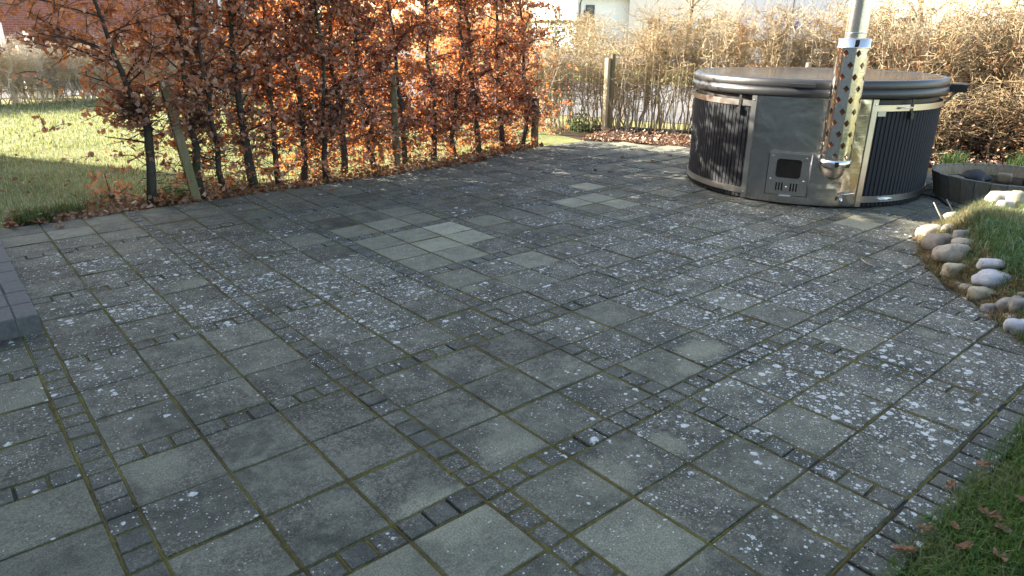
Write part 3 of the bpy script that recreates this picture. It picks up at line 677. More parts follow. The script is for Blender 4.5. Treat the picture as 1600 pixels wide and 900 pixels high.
# ================================================================= MOUND, STONES, GRASS AT THE RIGHT
def edge_y(x):
    return rb_y(x) if x > 4.62 else -3.07
def mound_z(x, y):
    d = edge_y(x)-y
    H = .03+.04*min(1, max(0, (x-2.5)/1.8))+.20*min(1, max(0, (x-4.5)/1.6)); H *= 1-.8*min(1, max(0, (x-7.2)/.8))
    t = min(1, max(0, d/(.35 if x < 4.6 else .42))); t = t*t*(3-2*t)
    from mathutils import noise
    return -.024+H*t+.018*noise.noise(Vector((x*3.1, y*3.1, 0)))*t
V = []; F = []; xs = np.linspace(.6, 9.4, 130); ns = 40
for ix, x in enumerate(xs):
    for k in range(ns):
        y = edge_y(x)+.02-(k/(ns-1))**1.6*2.6; V.append((x, y, mound_z(x, y)))
for ix in range(len(xs)-1):
    for k in range(ns-1):
        a = ix*ns+k; F += [(a, a+1, a+ns+1), (a, a+ns+1, a+ns)]
me = np_mesh('grass_mound', V, F); me.flip_normals()
mound = obj('grass_mound', me, lawn_mat('mound_soil', (.05, .045, .022), (.085, .07, .04), (.15, .125, .075), 2)); tag(mound, kind='structure')
def scatter_right(n, x0, x1, dmin, dmax, rg=rng):
    x = rg.uniform(x0, x1, n); d = rg.uniform(dmin, dmax, n); return [(a, edge_y(a)-b, mound_z(a, edge_y(a)-b)) for a, b in zip(x, d)]
gp = np.array(scatter_right(52000, 1.8, 5.0, -.03, .75)); nz = np.array([math.sin(a*7+3*math.sin(b*5))+math.sin(b*9) for a, b in gp[:, :2]])
gp = gp[rng.uniform(-2.6, 1.6, len(gp)) < nz+1.2]
tag(obj('lawn_grass', blades_mesh('lawn_grass', gp, .062, .0042, 1.0), M_GRASS), 'green grass tufts overgrowing the paving edge at lower right', 'grass', kind='stuff')
gp = np.array(scatter_right(34000, 4.7, 7.6, .12, 1.3)); gp = gp[rng.uniform(0, 1, len(gp)) < np.clip((edge_y(6)-0-gp[:, 1]-.0)*0+.35+.65*((np.array([edge_y(a) for a in gp[:, 0]])-gp[:, 1]) > .33), 0, 1)]
tag(obj('mound_grass', blades_mesh('mound_grass', gp, .08, .005, 1.3), blade_mat('frosty_blades', (.045, .125, .04), (.10, .20, .075), (.32, .37, .27), .18)), 'longer green grass growing on the stone mound', 'grass', kind='stuff')
gp = np.array(scatter_right(26000, 4.8, 7.6, -.01, .62)); gp = gp[(gp[:, 0] > 6.25) | (np.array([edge_y(a) for a in gp[:, 0]])-gp[:, 1] < .2)]
tag(obj('dry_grass', blades_mesh('dry_grass', gp, .075, .004, 1.2), M_DRY), 'dry straw coloured grass between the stones of the mound', 'grass', kind='stuff')
# name, x, y, z, width(m), height(m), material, label
ST = [((5.836, -2.114, 0.075), .255, .15, 'tan', 'large rounded tan stone, biggest in the patio edge'),
      ((5.632, -2.201, 0.031), .15, .10, 'beige', 'beige stone half hidden by grass below the largest stone'),
      ((5.478, -2.285, 0.004), .06, .055, 'gray', 'small angular grey stone below the beige grass-covered stone'),
      ((5.432, -2.351, 0.012), .09, .06, 'tan', 'small tan wedge stone touching the long bluish white stone'),
      ((5.459, -2.456, 0.086), .215, .095, 'pale', 'long bluish white stone lying on the mound'),
      ((5.327, -2.457, 0.024), .155, .10, 'beige', 'round beige stone directly under the bluish white stone'),
      ((5.175, -2.551, 0.006), .095, .075, 'gray', 'small grey-green stone at the paving edge'),
      ((5.209, -2.606, 0.036), .105, .09, 'gray', 'upright grey stone behind the small grey-green stone'),
      ((5.193, -2.681, 0.057), .12, .085, 'gray', 'grey stone cut by the right edge, above the whitish stone'),
      ((4.971, -2.744, 0.014), .15, .10, 'pale', 'whitish stone lowest in the patio edge at the right'),
      ((5.283, -2.657, 0.084), .06, .045, 'brown', 'small brown stone at the right edge of the photo'),
      ((5.133, -2.681, 0.016), .12, .025, 'tan', 'thin flat stone slab lying above the whitish stone'),
      ((6.507, -1.742, 0), .20, .12, 'tan', 'sunlit tan stone at the tip of the mound'),
      ((6.379, -1.906, 0), .11, .07, 'tan', 'small sunlit stone behind the tip of the mound'),
      ((6.116, -1.949, 0), .28, .12, 'brown', 'long brownish stone behind the largest tan stone'),
      ((6.105, -2.068, 0), .12, .07, 'gray', 'small grey stone in dry grass on the mound'),
      ((5.966, -2.125, 0), .14, .06, 'tan', 'low tan stone sunk in grass above the largest stone'),
      ((6.009, -1.933, 0), .05, .06, 'gray', 'tiny grey stone standing at the paving edge'),
      ((6.846, -2.053, 0), .20, .11, 'tan', 'bright sunlit boulder on the crest of the mound'),
      ((6.882, -2.166, 0), .19, .13, 'beige', 'bright sunlit boulder at the right edge on the crest'),
      ((6.687, -2.13, 0), .11, .07, 'tan', 'small sunlit stone between the two crest boulders'),
      ((6.98, -1.74, 0), .17, .07, 'tan', 'flat sunlit stone near the crest, in front of the planter'),
      ((5.596, -2.405, 0), .17, .07, 'pale', 'pale frosty stone in grass above the bluish white stone')]
for k, (lc, wd_, ht, mt, lb) in enumerate(ST):
    lc = (lc[0], lc[1], mound_z(lc[0], lc[1])+ht*.36+(.035 if lc[0] > 6.6 else 0)); o = lump('stone', lc, wd_*.5, wd_*.37, ht*.54, M_ST[mt], 30+k, -.75+random.uniform(-.3, .3), pw=.27, flat=.25); o.rotation_euler = (random.uniform(-.15, .15), random.uniform(-.15, .15), o.rotation_euler.z)
    tag(o, lb, 'stone', 'stones edging the mound')
def l_mound():
    x = random.uniform(4.75, 7.2); d = random.uniform(-.06, .3); return (x, edge_y(x)-d, mound_z(x, edge_y(x)-d)+.004)
# dry stalks in the mound
for k, (x, y) in enumerate([(7.15, -1.72), (7.0, -1.68)]):
    z = mound_z(x, y); tag(obj('dry_stalk', MB().tube([(x, y, z), (x-.03, y+.04, z+.09), (x-.09, y+.09, z+.2)], [.008, .007, .004], 5).mesh('stalk', True), M_TWIGP),
        ('bare brown stalk rising from the mound by the cable', 'shorter bare stalk next to the one by the cable')[k], 'stalk')
# fallen leaves that can be told apart
def oak_leaf(name, loc, size, seed, label, group=None, mat=M_LITTER):
    rg = np.random.default_rng(seed); n = 22; a = np.linspace(0, 2*math.pi, n, endpoint=False)
    r = (.75+.05*np.cos(a*9+rg.uniform(0, 6))+.22*np.cos(a)**2)*rg.uniform(.96, 1.04, n)
    x, y = r*np.cos(a)*size*.62, r*np.sin(a)*size*.42; cu = rg.uniform(.4, 1.2)
    z = cu*(y**2)/size*1.6+cu*.5*(x**2)/size+rg.normal(0, .004, n)
    m = MB(); m.add([(0, 0, .004)]+list(zip(x, y, z+.006)), [(0, 1+k, 1+(k+1) % n) for k in range(n)]); m.add([], [])
    st_ = MB(); o = m.build(name, mat, None, loc, (rg.uniform(-.35, .35), rg.uniform(-.35, .35), rg.uniform(0, 6.28)))
    tag(o, label, 'leaf', group); return o
LVS = .66
LV = [((3.441, -3.05), .075, 'round tan leaf on the grass edge, highest of the leaves at lower right'), ((3.22, -3.024), .07, 'pale curled leaf lying on the paving edge beside the grass'), ((2.754, -3.055), .085, 'rusty brown curled leaf at the bottom paving corner'),
      ((3.124, -3.164), .09, 'dark red-brown leaf in the middle of the lower right grass'), ((3.075, -3.215), .08, 'mid brown leaf just below the dark red-brown leaf'), ((2.918, -3.25), .10, 'large greyish leaf standing in the grass near the bottom edge'),
      ((2.991, -3.112), .05, 'small whitish leaf in the grass left of the red-brown leaf'), ((3.276, -3.216), .07, 'brown leaf at the right edge in the lower grass'), ((3.053, -3.30), .09, 'cream leaf at the right edge near the bottom'),
      ((2.90, -3.17), .075, 'brown leaf left of the large greyish leaf'), ((2.908, -3.055), .055, 'beige leaf on the last edge setts by the grass')]
for k, ((x, y), s, lb) in enumerate(LV):
    z = max(mound_z(x, y)+.035, .004) if y < -3.08 else .012
    mt = M_LITTER
    oak_leaf('fallen_leaf', (x, y, z), s*LVS, 50+k, lb, 'fallen leaves in the lower right grass')
for k, (x, y) in enumerate([(5.953, 2.212), (7.417, 1.667), (6.464, 1.71), (6.549, 1.548), (7.363, 2.104), (7.858, 1.771), (3.72, 2.6), (1.45, 2.72)]):
    oak_leaf('fallen_leaf', (x, y, .004), .07, 80+k, 'single dry leaf lying on the far paving', 'dry leaves on the far paving')
def stick(pts, label): tag(obj('twig', MB().tube(pts, [.004]*(len(pts)-1)+[.0025], 5).mesh('twig', True), M_TWIGP), label, 'twig')
def gp_(px, py): g = to_ground(px, py); return (g.x, g.y, .007)
stick([gp_(1345, 406), gp_(1352, 412), gp_(1362, 416), gp_(1366, 417)], 'short curved pale twig on the paving near the mound')
stick([gp_(1150, 421), gp_(1170, 420), gp_(1187, 421)], 'straight pale twig lying on the paving in front of the hot tub')
# litter: leaves blown against the edges
def litter(name, n, fn, size, label, zs=.03):
    p = np.array([fn() for _ in range(n)]); p[:, 2] += np.abs(rng.normal(0, zs, n)); nr = np.tile([0, 0, 1.], (n, 1))
    return tag(obj(name, leaves_mesh(name, p, size, nr), M_LITTER), label, 'leaves', kind='stuff')
def l_hedge():
    x = random.uniform(1.15, 7.2); t = random.random()**1.6; y0 = 2.98+.42*min(1, max(0, (x-5.6)/1.4)); y = y0+t*.5-.03+random.gauss(0, .025); return (x, y, -.02)
litter('leaf_litter', 3000, l_hedge, .055, 'brown beech leaves heaped along the foot of the hedge')
def l_far():
    t = random.random()*1.25; x = 8.15+1.9*t; y = 3.5-4.6*t; o_ = random.random()**1.3*1.0; return (x+.85*o_-.05, y+.35*o_, -.015)
M_LITTER2 = leaf_mat('pale_litter', [(0, (.15, .08, .05)), (.4, (.30, .19, .13)), (.75, (.42, .31, .23)), (1, (.55, .45, .36))], (.4, .2, .1), .15)  # paler brown than the hedge litter
litter('fence_leaf_litter', 5200, l_far, .06, 'pale brown leaves drifted under the bare shrubs behind the patio', .035).data.materials[0] = M_LITTER2
litter('mound_leaves', 420, l_mound, .045, 'small brown leaves caught between the stones of the mound', .012)
def l_lawn(): return (random.uniform(1.2, 4.5), random.uniform(3.2, 6.5), .03)
litter('lawn_leaves', 90, l_lawn, .06, 'scattered brown leaves on the shaded lawn', .01)

# ================================================================= LAWN GRASS
def lawn_pts(n, x0, x1, y0, y1): return np.stack([rng.uniform(x0, x1, n), rng.uniform(y0, y1, n), np.full(n, -.03)], 1)
q = lawn_pts(46000, .9, 7.2, 3.15, 7.5); nz = np.sin(q[:, 0]*4+2*np.sin(q[:, 1]*3))+np.sin(q[:, 1]*5.3); q = q[rng.uniform(-2.4, 1.2, len(q)) < nz+.5]
tag(obj('lawn_blades', blades_mesh('lawn_blades', q, .055, .006, 1.0), M_GRASS2), 'short winter grass of the lawn behind the hedge', 'grass', kind='stuff')
q = lawn_pts(26000, 1.0, 8.6, 7.3, 14.2)
tag(obj('far_lawn_blades', blades_mesh('far_lawn_blades', q, .06, .012, 1.0), M_GRASS2), 'sunlit winter grass at the back of the lawn', 'grass', kind='stuff')
def clump(name, x, y, n, rad, h, wd_, mat, label, cat='grass tuft', z=-.03, lean=.6):
    a = rng.uniform(0, 6.28, n); r = rad*np.sqrt(rng.uniform(0, 1, n)); p = np.stack([r*np.cos(a), r*np.sin(a), 0*a], 1)
    return tag(obj(name, blades_mesh(name, p, h, wd_, lean), mat, None, (x, y, z)), label, cat)
M_TUFT = blade_mat('tuft_blades', (.015, .05, .025), (.03, .08, .03), (.1, .12, .05), .1)
clump('grass_tuft', 1.35, 3.12, 420, .16, .14, .006, M_TUFT, 'dark green grass tuft at the lawn corner beside the paving, further left')
clump('grass_tuft', 1.62, 3.2, 300, .13, .13, .006, M_TUFT, 'dark green grass tuft at the lawn edge, right of its neighbour')
clump('grass_tuft', 9.85, -.75, 300, .14, .22, .010, M_TUFT, 'dark green tuft under the shrubs between hot tub and planter')
clump('grass_tuft', 10.1, -1.36, 300, .15, .26, .010, M_TUFT, 'dark green tuft behind the planter at the right edge')
# green groundcover plant by the post and by the fence
def leafy(name, x, y, n, rad, h, size, mat, label):
    a = rng.uniform(0, 6.28, n); r = rad*np.sqrt(rng.uniform(0, 1, n)); p = np.stack([r*np.cos(a), r*np.sin(a), rng.uniform(.01, 1, n)*h*(1-.6*r/rad)], 1)
    e = empty(name, (x, y, -.03)); obj('foliage', leaves_mesh('foliage', p, size), mat, e)
    m = MB()
    for k in range(9): m.tube([(0, 0, 0), (p[k][0]*.6, p[k][1]*.6, p[k][2]*.6), tuple(p[k])], [.005, .004, .003], 4)
    m.build('stems', M_BARK, e); return tag(e, label, 'plant')
M_GREEN = leaf_mat('green_leaf', [(0, (.02, .06, .02)), (.6, (.05, .11, .03)), (1, (.1, .17, .05))], (.12, .25, .05), .3)
leafy('green_plant', 2.42, 3.28, 220, .2, .14, .05, M_GREEN, 'low green plant at the foot of the leaning wooden post')
leafy('green_plant', 8.85, 4.25, 320, .25, .4, .05, M_GREEN, 'bright green shrub at the foot of the far wire fence')
leafy('beech_sprig', 2.02, 3.7, 70, .2, .3, .055, M_LEAF, 'low beech sprig with rust-brown leaves on the shaded lawn')

# ================================================================= BEECH HEDGE
def wob_path(p0, p1, n, amp):
    P = [Vector(p0).lerp(Vector(p1), k/(n-1)) for k in range(n)]; o = Vector((0, 0, 0)); out = []
    for k, q in enumerate(P):
        out.append(q+o); o = o*.7+Vector((random.gauss(0, amp), random.gauss(0, amp), 0))
    return out
def beech(x, y, rad, label, top=2.42, path=None, zlow=.55, wx=.36, wy=.30, ntw=300,  lean=(0, 0), xoff=0., dens_low=.16, low=20):
    e = empty('beech_tree', (x, y, -.03)); tag(e, label, 'tree', 'beech trees of the hedge')
    tr = path or wob_path((0, 0, 0), (lean[0], lean[1], top-.15), 11, .018); n = len(tr)
    tm = MB().tube(tr, [rad*(1.25-.25*min(1, k*3/n)-.72*k/(n-1)) for k in range(n)], 8)
    tm.build('trunk', M_BARK, e, smooth=True)
    # limbs
    lm = MB(); tips = []
    nl = 26
    for k in range(nl):
        t = .14+.84*(k+random.random())/nl; i = t*(n-1); b = tr[int(i)].lerp(tr[min(n-1, int(i)+1)], i-int(i)); a = random.uniform(0, 6.28)
        L = random.uniform(.5, 1.15)*(.55 if t < .35 else 1); d = Vector((math.cos(a)*wx*1.1, math.sin(a)*wy, random.uniform(.05, .35)))*L
        d.x += xoff*t
        mid = b+d*.5+Vector((random.gauss(0, .03), random.gauss(0, .03), random.gauss(0, .03))); end = b+d
        r0 = rad*.34*(1-.5*t); lm.tube([b, mid, end], [r0, r0*.65, r0*.35], 4, False); tips += [(b, mid), (mid, end), (mid, end)]
    tag(lm.build('limbs', M_TWIGB, e), kind='stuff')
    # twigs with leaves
    tw = MB(); P = []; S = []
    for k in range(ntw):
        a0, b0 = random.choice(tips); s = a0.lerp(b0, random.random())
        for _ in range(8):
            if s.z > zlow or random.random() < dens_low*(.4+s.z/zlow): break
            a0, b0 = random.choice(tips); s = a0.lerp(b0, random.random())
        if random.random() < .35 : s = Vector((s.x*.8+random.gauss(0, wx*.75), s.y*.7+random.gauss(0, wy*.7), s.z+random.gauss(0, .1)))
        d = Vector((random.gauss(0, 1), random.gauss(0, .8), random.gauss(.25, .6))); d.normalize(); L = random.uniform(.12, .27); eN = s+d*L+Vector((0, 0, -.02))
        if eN.z > top+random.uniform(-.1, .08): eN.z = top-random.uniform(0, .12)
        if eN.z < .06: continue
        tw.tube([s, s.lerp(eN, .5)+Vector((0, 0, .012)), eN], [.0035, .003, .0018], 3, False)
        nlv = random.randint(6, 11) if s.z > zlow else random.randint(2, 6)
        for q in range(nlv):
            f = (q+.6)/nlv; c = s.lerp(eN, f); P.append((c.x+random.gauss(0, .022), c.y+random.gauss(0, .022), c.z+random.gauss(-.008, .02)))
    for k in range(low):
        s = Vector((random.gauss(0, wx*.75), random.gauss(0, wy*.6), random.uniform(.08, .72))); d = Vector((random.gauss(0, 1), random.gauss(0, .8), random.gauss(.1, .4))).normalized(); eN = s+d*random.uniform(.1, .22)
        if eN.z < .05: continue
        tw.tube([s, s.lerp(eN, .5)+Vector((0, 0, .012)), eN], [.0032, .0026, .0016], 3, False); nlv = random.randint(3, 7)
        for q in range(nlv):
            c = s.lerp(eN, (q+.6)/nlv); P.append((c.x+random.gauss(0, .02), c.y+random.gauss(0, .02), c.z+random.gauss(-.008, .018)))
    for k in range(70):
        t = random.uniform(.03, .42); i = t*(n-1); s = tr[int(i)].lerp(tr[min(n-1, int(i)+1)], i-int(i)); a = random.uniform(0, 6.28); L = random.uniform(.1, .42)
        q1 = s+Vector((math.cos(a)*L*.5, math.sin(a)*L*.4, random.gauss(.02, .05))); q2 = q1+Vector((math.cos(a+random.gauss(0, .6))*L*.5, math.sin(a+random.gauss(0, .6))*L*.4, random.gauss(.03, .08)))
        tw.tube([s, q1, q2], [.0042, .0034, .0015], 3, False)
    tag(tw.build('twigs', M_TWIGB, e), kind='stuff')
    me = leaves_mesh('crown', np.array(P)+np.array([0, .07, 0]), .053, None, .66); tag(obj('crown', me, M_LEAF, e), kind='stuff')
    return e
# leftmost free-standing beech with a forked trunk
pth = [Vector(q) for q in [(0, 0, 0), (.05, .02, .32), (.08, .02, .66), (.08, .02, .79), (.03, .02, .88), (-.005, .02, .96), (-.045, .02, 1.17), (-.075, .02, 1.27), (-.095, .02, 1.42), (-.12, .03, 1.6), (-.2, .05, 2.0), (-.25, .05, 2.5)]]
beech(2.23, 3.13, .036, 'leftmost beech, trunk bending left beside the leaning wooden post', 2.75, pth, .72, .46, .34, 320, dens_low=.1, xoff=-.12)
ords = ['slim beech directly behind the leaning wooden post', 'thin beech trunk first to the right of the leaning post', 'thicker curved beech second to the right of the leaning post', 'thin beech third to the right of the leaning post',
        'straight beech fourth to the right of the leaning post', 'short-looking beech fifth to the right of the leaning post', 'bent dark beech just left of the mossy middle post',
        'beech growing behind the mossy middle post', 'beech first to the right of the mossy middle post', 'beech second to the right of the mossy middle post', 'beech third to the right of the mossy middle post', 'beech fourth to the right of the mossy middle post', 'beech next to last at the far end of the hedge', 'last beech at the far end of the hedge, nearest the hot tub']
TX = [(2.68, 3.17, .028), (2.90, 3.19, .022), (3.20, 3.25, .036), (3.46, 3.28, .022), (3.71, 3.24, .026), (3.93, 3.17, .022), (4.20, 3.28, .028), (4.62, 3.36, .026), (5.05, 3.42, .024), (5.49, 3.48, .028), (5.84, 3.51, .024), (6.24, 3.56, .03), (6.66, 3.56, .03), (7.02, 3.6, .026)]
for k, ((x, y, r), lb) in enumerate(zip(TX, ords)):
    beech(x, y, r*1.2, lb, 2.46+random.uniform(-.08, .1), None, .62 if k < 5 else .3, .44 if k > 5 else .34, .27, 320 if k < 5 else 520 if k < 9 else 400, (random.gauss(0, .08), random.gauss(0, .05)), dens_low=.35 if k < 5 else .7, low=22 if k < 4 else 50 if k < 6 else 95)

# ---------------------------------------------------------------- hedge fence: posts and wire mesh
hf = empty('hedge_fence', (2.6, 3.05, 0)); tag(hf, 'wire mesh fence on wooden posts running inside the beech hedge', 'fence')
def post(p0, p1, r, mat, parent, n=10, name='post'):
    o = MB().tube([p0, Vector(p0).lerp(Vector(p1), .5), p1], [r*1.05, r, r*.97], n).build(name, mat); rel(o, parent); return o
Mp = MB(); 
b0, b1 = Vector((2.59, 3.03, -.05)), Vector((2.475, 3.06, 1.05)); d = (b1-b0)
sq = []
for f in (0, 1):
    c = b0+d*f
    for sx_, sy_ in ((-1, -1), (1, -1), (1, 1), (-1, 1)): sq.append(c+Vector((.036*sx_, .036*sy_, 0)))
Mp.add(sq, [(3, 2, 1, 0), (4, 5, 6, 7), (0, 1, 5, 4), (1, 2, 6, 5), (2, 3, 7, 6), (3, 0, 4, 7)])
o = Mp.build('post', M_POST); rel(o, hf); o['label'] = 'square wooden post leaning to the left'
post((4.87, 3.30, -.05), (4.88, 3.31, 1.0), .042, M_POST, hf); post((7.16, 3.5, -.05), (7.17, 3.5, .62), .05, M_POST, hf)
def wire_mesh(a, b, z1, sx_, sz_, r, n=3):
    m = MB(); a, b = Vector(a), Vector(b); L = (b-a).length; k = int(L/sx_)
    for i in range(k+1):
        p = a.lerp(b, i/k); m.tube([p+Vector((0, 0, -.02)), p+Vector((random.gauss(0, .004), 0, z1*.5)), p+Vector((0, 0, z1))], r, n, False)
    z = .04
    while z <= z1+.001:
        m.tube([a+Vector((0, 0, z)), a.lerp(b, .5)+Vector((0, 0, z+random.gauss(0, .008))), b+Vector((0, 0, z))], r, n, False); z += sz_
    return m
for a, b in (((2.6, 3.09, 0), (4.87, 3.26, 0)), ((4.87, 3.26, 0), (7.16, 3.47, 0))):
    o = wire_mesh(a, b, .98, .1, .14, .0022).build('wire_mesh', M_WIRE); rel(o, hf); tag(o, kind='stuff')

# far garden fence
gf = empty('garden_fence', (8.95, 3.85, 0)); tag(gf, 'wire mesh garden fence with pale wooden post behind the patio', 'fence')
o = MB().box(8.91, 8.975, 3.82, 3.885, -.05, 1.08, None, .004).build('post', M_POSTN); rel(o, gf)
o = MB().tube([(9.0, 3.80, -.05), (9.0, 3.8, 1.14)], .036, 10).build('post', M_POST); rel(o, gf); o['label'] = 'greenish round stake beside the pale square post'
for a, b in (((7.75, 4.95, 0), (8.93, 3.86, 0)), ((8.93, 3.86, 0), (10.1, 1.3, 0))):
    o = wire_mesh(a, b, 1.03, .1, .17, .0017).build('wire_mesh', M_WIREP); rel(o, gf); tag(o, kind='stuff')
o = wire_mesh((7.75, 4.95, 0), (8.93, 3.86, 0), .30, .035, .035, .0012).build('netting', M_WIREP); rel(o, gf); tag(o, kind='stuff')
for q in ((10.1, 1.3), (7.75, 4.95)): post((*q, -.05), (*q, 1.08), .035, M_POSTN, gf)

# ================================================================= BARE SHRUBS
def bare_shrub(seed, h, spread, nst, mats, r0=.012, fine=1., low_=.36):
    rr = random.Random(seed); st_, tw = MB(), MB()
    def g(s): return rr.gauss(0, s)
    for k in range(nst):
        a = rr.uniform(0, 6.28); b = Vector((g(spread*.28), g(spread*.28), 0)); lean = rr.uniform(.05, .42); H = h*rr.uniform(.72, 1.06)
        top = b+Vector((math.cos(a)*lean*spread*1.3, math.sin(a)*lean*spread*1.3, H)); n = 8; P = []; o_ = Vector((0, 0, 0))
        for i in range(n):
            P.append(b.lerp(top, i/(n-1))+o_); o_ += Vector((g(.04), g(.04), 0))
        r = r0*rr.uniform(.5, 1.3); st_.tube(P, [r*(1-.8*i/(n-1)) for i in range(n)], 4, False)
        nb = int(10*fine); lw = low_*rr.uniform(.55, 1.5)
        for q in range(nb):
            t = lw+(.98-lw)*(q+rr.random())/nb; i = t*(n-1); s = P[int(i)].lerp(P[min(n-1, int(i)+1)], i-int(i))
            d = Vector((g(1), g(1), rr.uniform(-.1, 1.15))); d.normalize(); L = rr.uniform(.2, .55)*h*.42; e = s+d*L
            e.z = min(e.z, h*rr.uniform(.94, 1.06)); m1 = s.lerp(e, .5)+Vector((g(.05), g(.05), g(.04))); rb = r*(.5-.25*t)+.001
            tw.tube([s, m1, e], [rb, rb*.75, rb*.45], 3, False)
            for _ in range(int(6*fine)):
                s2 = (s.lerp(m1, rr.random()) if rr.random() < .3 else m1.lerp(e, rr.random())); d2 = (d*.35+Vector((g(.8), g(.8), g(.7)+.12))).normalized(); e2 = s2+d2*rr.uniform(.07, .24)
                tw.tube([s2, s2.lerp(e2, .55)+Vector((g(.022), g(.022), g(.02))), e2], [rb*.55+.0008, rb*.45+.0006, .0009], 3, False)
    return st_.mesh('stems'), tw.mesh('twigs')
protos = []
for k in range(5):
    a, b = bare_shrub(100+k, 1.7, .5, 14, None, fine=1.1); mt = (M_TWIGP, M_TWIG, M_TWIGP, M_TWIG, M_TWIGP)[k]; a.materials.append(mt); b.materials.append((M_TWIG, M_TWIGO, M_TWIG, M_TWIGO, M_TWIG)[k]); protos.append((a, b))
M_TWIGD = bark_mat('brown_twig', (.10, .075, .045), (.24, .18, .11), None, 12)
under = []
for k in range(2):
    a, b = bare_shrub(140+k, 1.7, .6, 15, None, .016, 1.1, .12); a.materials.append(M_TWIGD); b.materials.append((M_TWIGD, M_TWIGO)[k]); under.append((a, b))
lows = []
for k in range(2):
    a, b = bare_shrub(160+k, 1.7, .5, 14, None, .012, 1.1, .2); a.materials.append(M_TWIGP); b.materials.append((M_TWIG, M_TWIGP)[k]); lows.append((a, b))
def place_shrub(pr, x, y, sx_, sz_, label, group, z=-.05, name='bare_shrub', dead=False):
    e = empty(name, (x, y, z), random.uniform(0, 6.28)); e.scale = (sx_, sx_, sz_); tag(e, label, 'shrub', group)
    tag(obj('stems', pr[0], None, e), kind='stuff'); tag(obj('twigs', pr[1], None, e), kind='stuff')
    if dead: tag(obj('dead_leaves', DEADME[random.randrange(2)], None, e), kind='stuff')
    return e
DEADME = []
for k in range(2):
    pp = np.stack([rng.normal(0, .3, 420), rng.normal(0, .3, 420), rng.uniform(.02, 1, 420)**1.5*1.3], 1); me = leaves_mesh('dead_leaves', pp, .055); me.materials.append(M_LITTER); DEADME.append(me)
HL = [(8.25, 5.45), (9.25, 4.2), (10.05, 2.5), (10.65, .9), (11.1, -.8), (11.5, -2.6)]
def hl(t):
    t *= len(HL)-1; i = min(int(t), len(HL)-2); f = t-i; return HL[i][0]*(1-f)+HL[i+1][0]*f, HL[i][1]*(1-f)+HL[i+1][1]*f
NSH = 38
for k in range(NSH):
    t = k/(NSH-1); x, y = hl(t); off = random.uniform(-.12, .45); x += off*.9; y += off*.4
    hgt = (.80 if t < .26 else .98+.12*min(1, (t-.26)*4))*random.uniform(.92, 1.1)
    place_shrub(protos[k % 5], x, y, random.uniform(.8, 1.05), hgt, 'bare tan shrub in the leafless hedge behind the hot tub and fence', 'bare shrubs behind the fence', dead=t > .62)
# second, deeper row (right)
for k in range(9):
    t = .55+.45*k/8; x, y = hl(t); x += 1.3+random.uniform(-.2, .3); y += .5
    place_shrub(protos[(k*2+1) % 5], x, y, 1.15, random.uniform(.95, 1.2), 'bare ochre shrub in the second row of the leafless hedge', 'second row of bare shrubs')
for k in range(14):
    t = .58+.42*k/13; x, y = hl(t); x += random.uniform(-.7, -.1); y += random.uniform(-.2, .2)
    place_shrub(under[k % 2], x, y, 1.0, random.uniform(.45, .7), 'low tangled shrub with dead leaves behind the planter', 'undergrowth behind the planter', dead=True)
# left hedge behind the lawn
for k in range(40):
    t = k/39; x = -.2+8.6*t+random.uniform(-.1, .1); y = 14.6-.12*x+random.uniform(-.25, .25)
    place_shrub(lows[k % 2], x, y, 1.15, random.uniform(.66, .8), 'bare pale shrub in the low hedge behind the lawn', 'low hedge behind the lawn')
# far hedges beyond the road
for k in range(22):
    c = C2+HN*random.uniform(30, 34)+HD*(-21+2.0*k)
    place_shrub(protos[k % 5], c.x, c.y, 3.2, random.uniform(1.0, 1.35), 'distant brown bare shrub along the road', 'shrubs along the road')

# ================================================================= BACKGROUND
def polar(px, dist):
    d = FF*1081.06+FR*(px-800)+FU*(450-46); v = Vector((d.x, d.y)).normalized(); return Vector((CAM.x, CAM.y))+v*dist
# white house: lit gable wall and shaded long wall
cn = polar(900, 60); n2 = Vector((.92, -.39)); n1 = Vector((.39, .92))
wh = empty('white_house', (cn.x, cn.y, 0)); tag(wh, 'white rendered house with dark window frames far behind the hedge', 'house')
wh.rotation_euler = (0, 0, math.atan2(n2.y, n2.x))
def hpart(m, name, mat, root, parent=None): return obj(name, m.mesh(name), mat, parent or root)
hpart(MB().box(0, 9, 0, 11, -.06, 4.0), 'wall', M_WHITE, wh)
rf = MB(); rf.add([(-.4, -.5, 3.95), (9.4, -.5, 3.95), (9.4, 11.5, 3.95), (-.4, 11.5, 3.95), (4.5, -.5, 7.2), (4.5, 11.5, 7.2)], [(3, 2, 1, 0), (0, 4, 5, 3), (1, 2, 5, 4), (0, 1, 4), (2, 3, 5)]); rf = MB()
rf.add([(.1, -.55, 3.9), (9.4, -.55, 3.9), (9.4, 5.5, 7.0), (.1, 5.5, 7.0), (9.4, 11.5, 3.9), (.1, 11.5, 3.9), (.1, -.55, 4.08), (9.4, -.55, 4.08), (9.4, 5.5, 7.18), (.1, 5.5, 7.18), (9.4, 11.5, 4.08), (.1, 11.5, 4.08)],
       [(0, 1, 2, 3), (3, 2, 4, 5), (6, 9, 8, 7), (9, 11, 10, 8), (0, 6, 7, 1), (4, 10, 11, 5), (0, 3, 9, 6), (3, 5, 11, 9), (1, 7, 8, 2), (2, 8, 10, 4)])
hpart(rf, 'roof', M_ROOF, wh)
gb = MB().add([(.02, 0.02, 4.0), (.02, 10.98, 4.0), (.02, 5.5, 6.95), (.3, 0.02, 4.0), (.3, 10.98, 4.0), (.3, 5.5, 6.95)], [(0, 2, 1), (3, 4, 5), (0, 1, 4, 3), (1, 2, 5, 4), (2, 0, 3, 5)]); hpart(gb, 'gable', M_WHITE, wh)
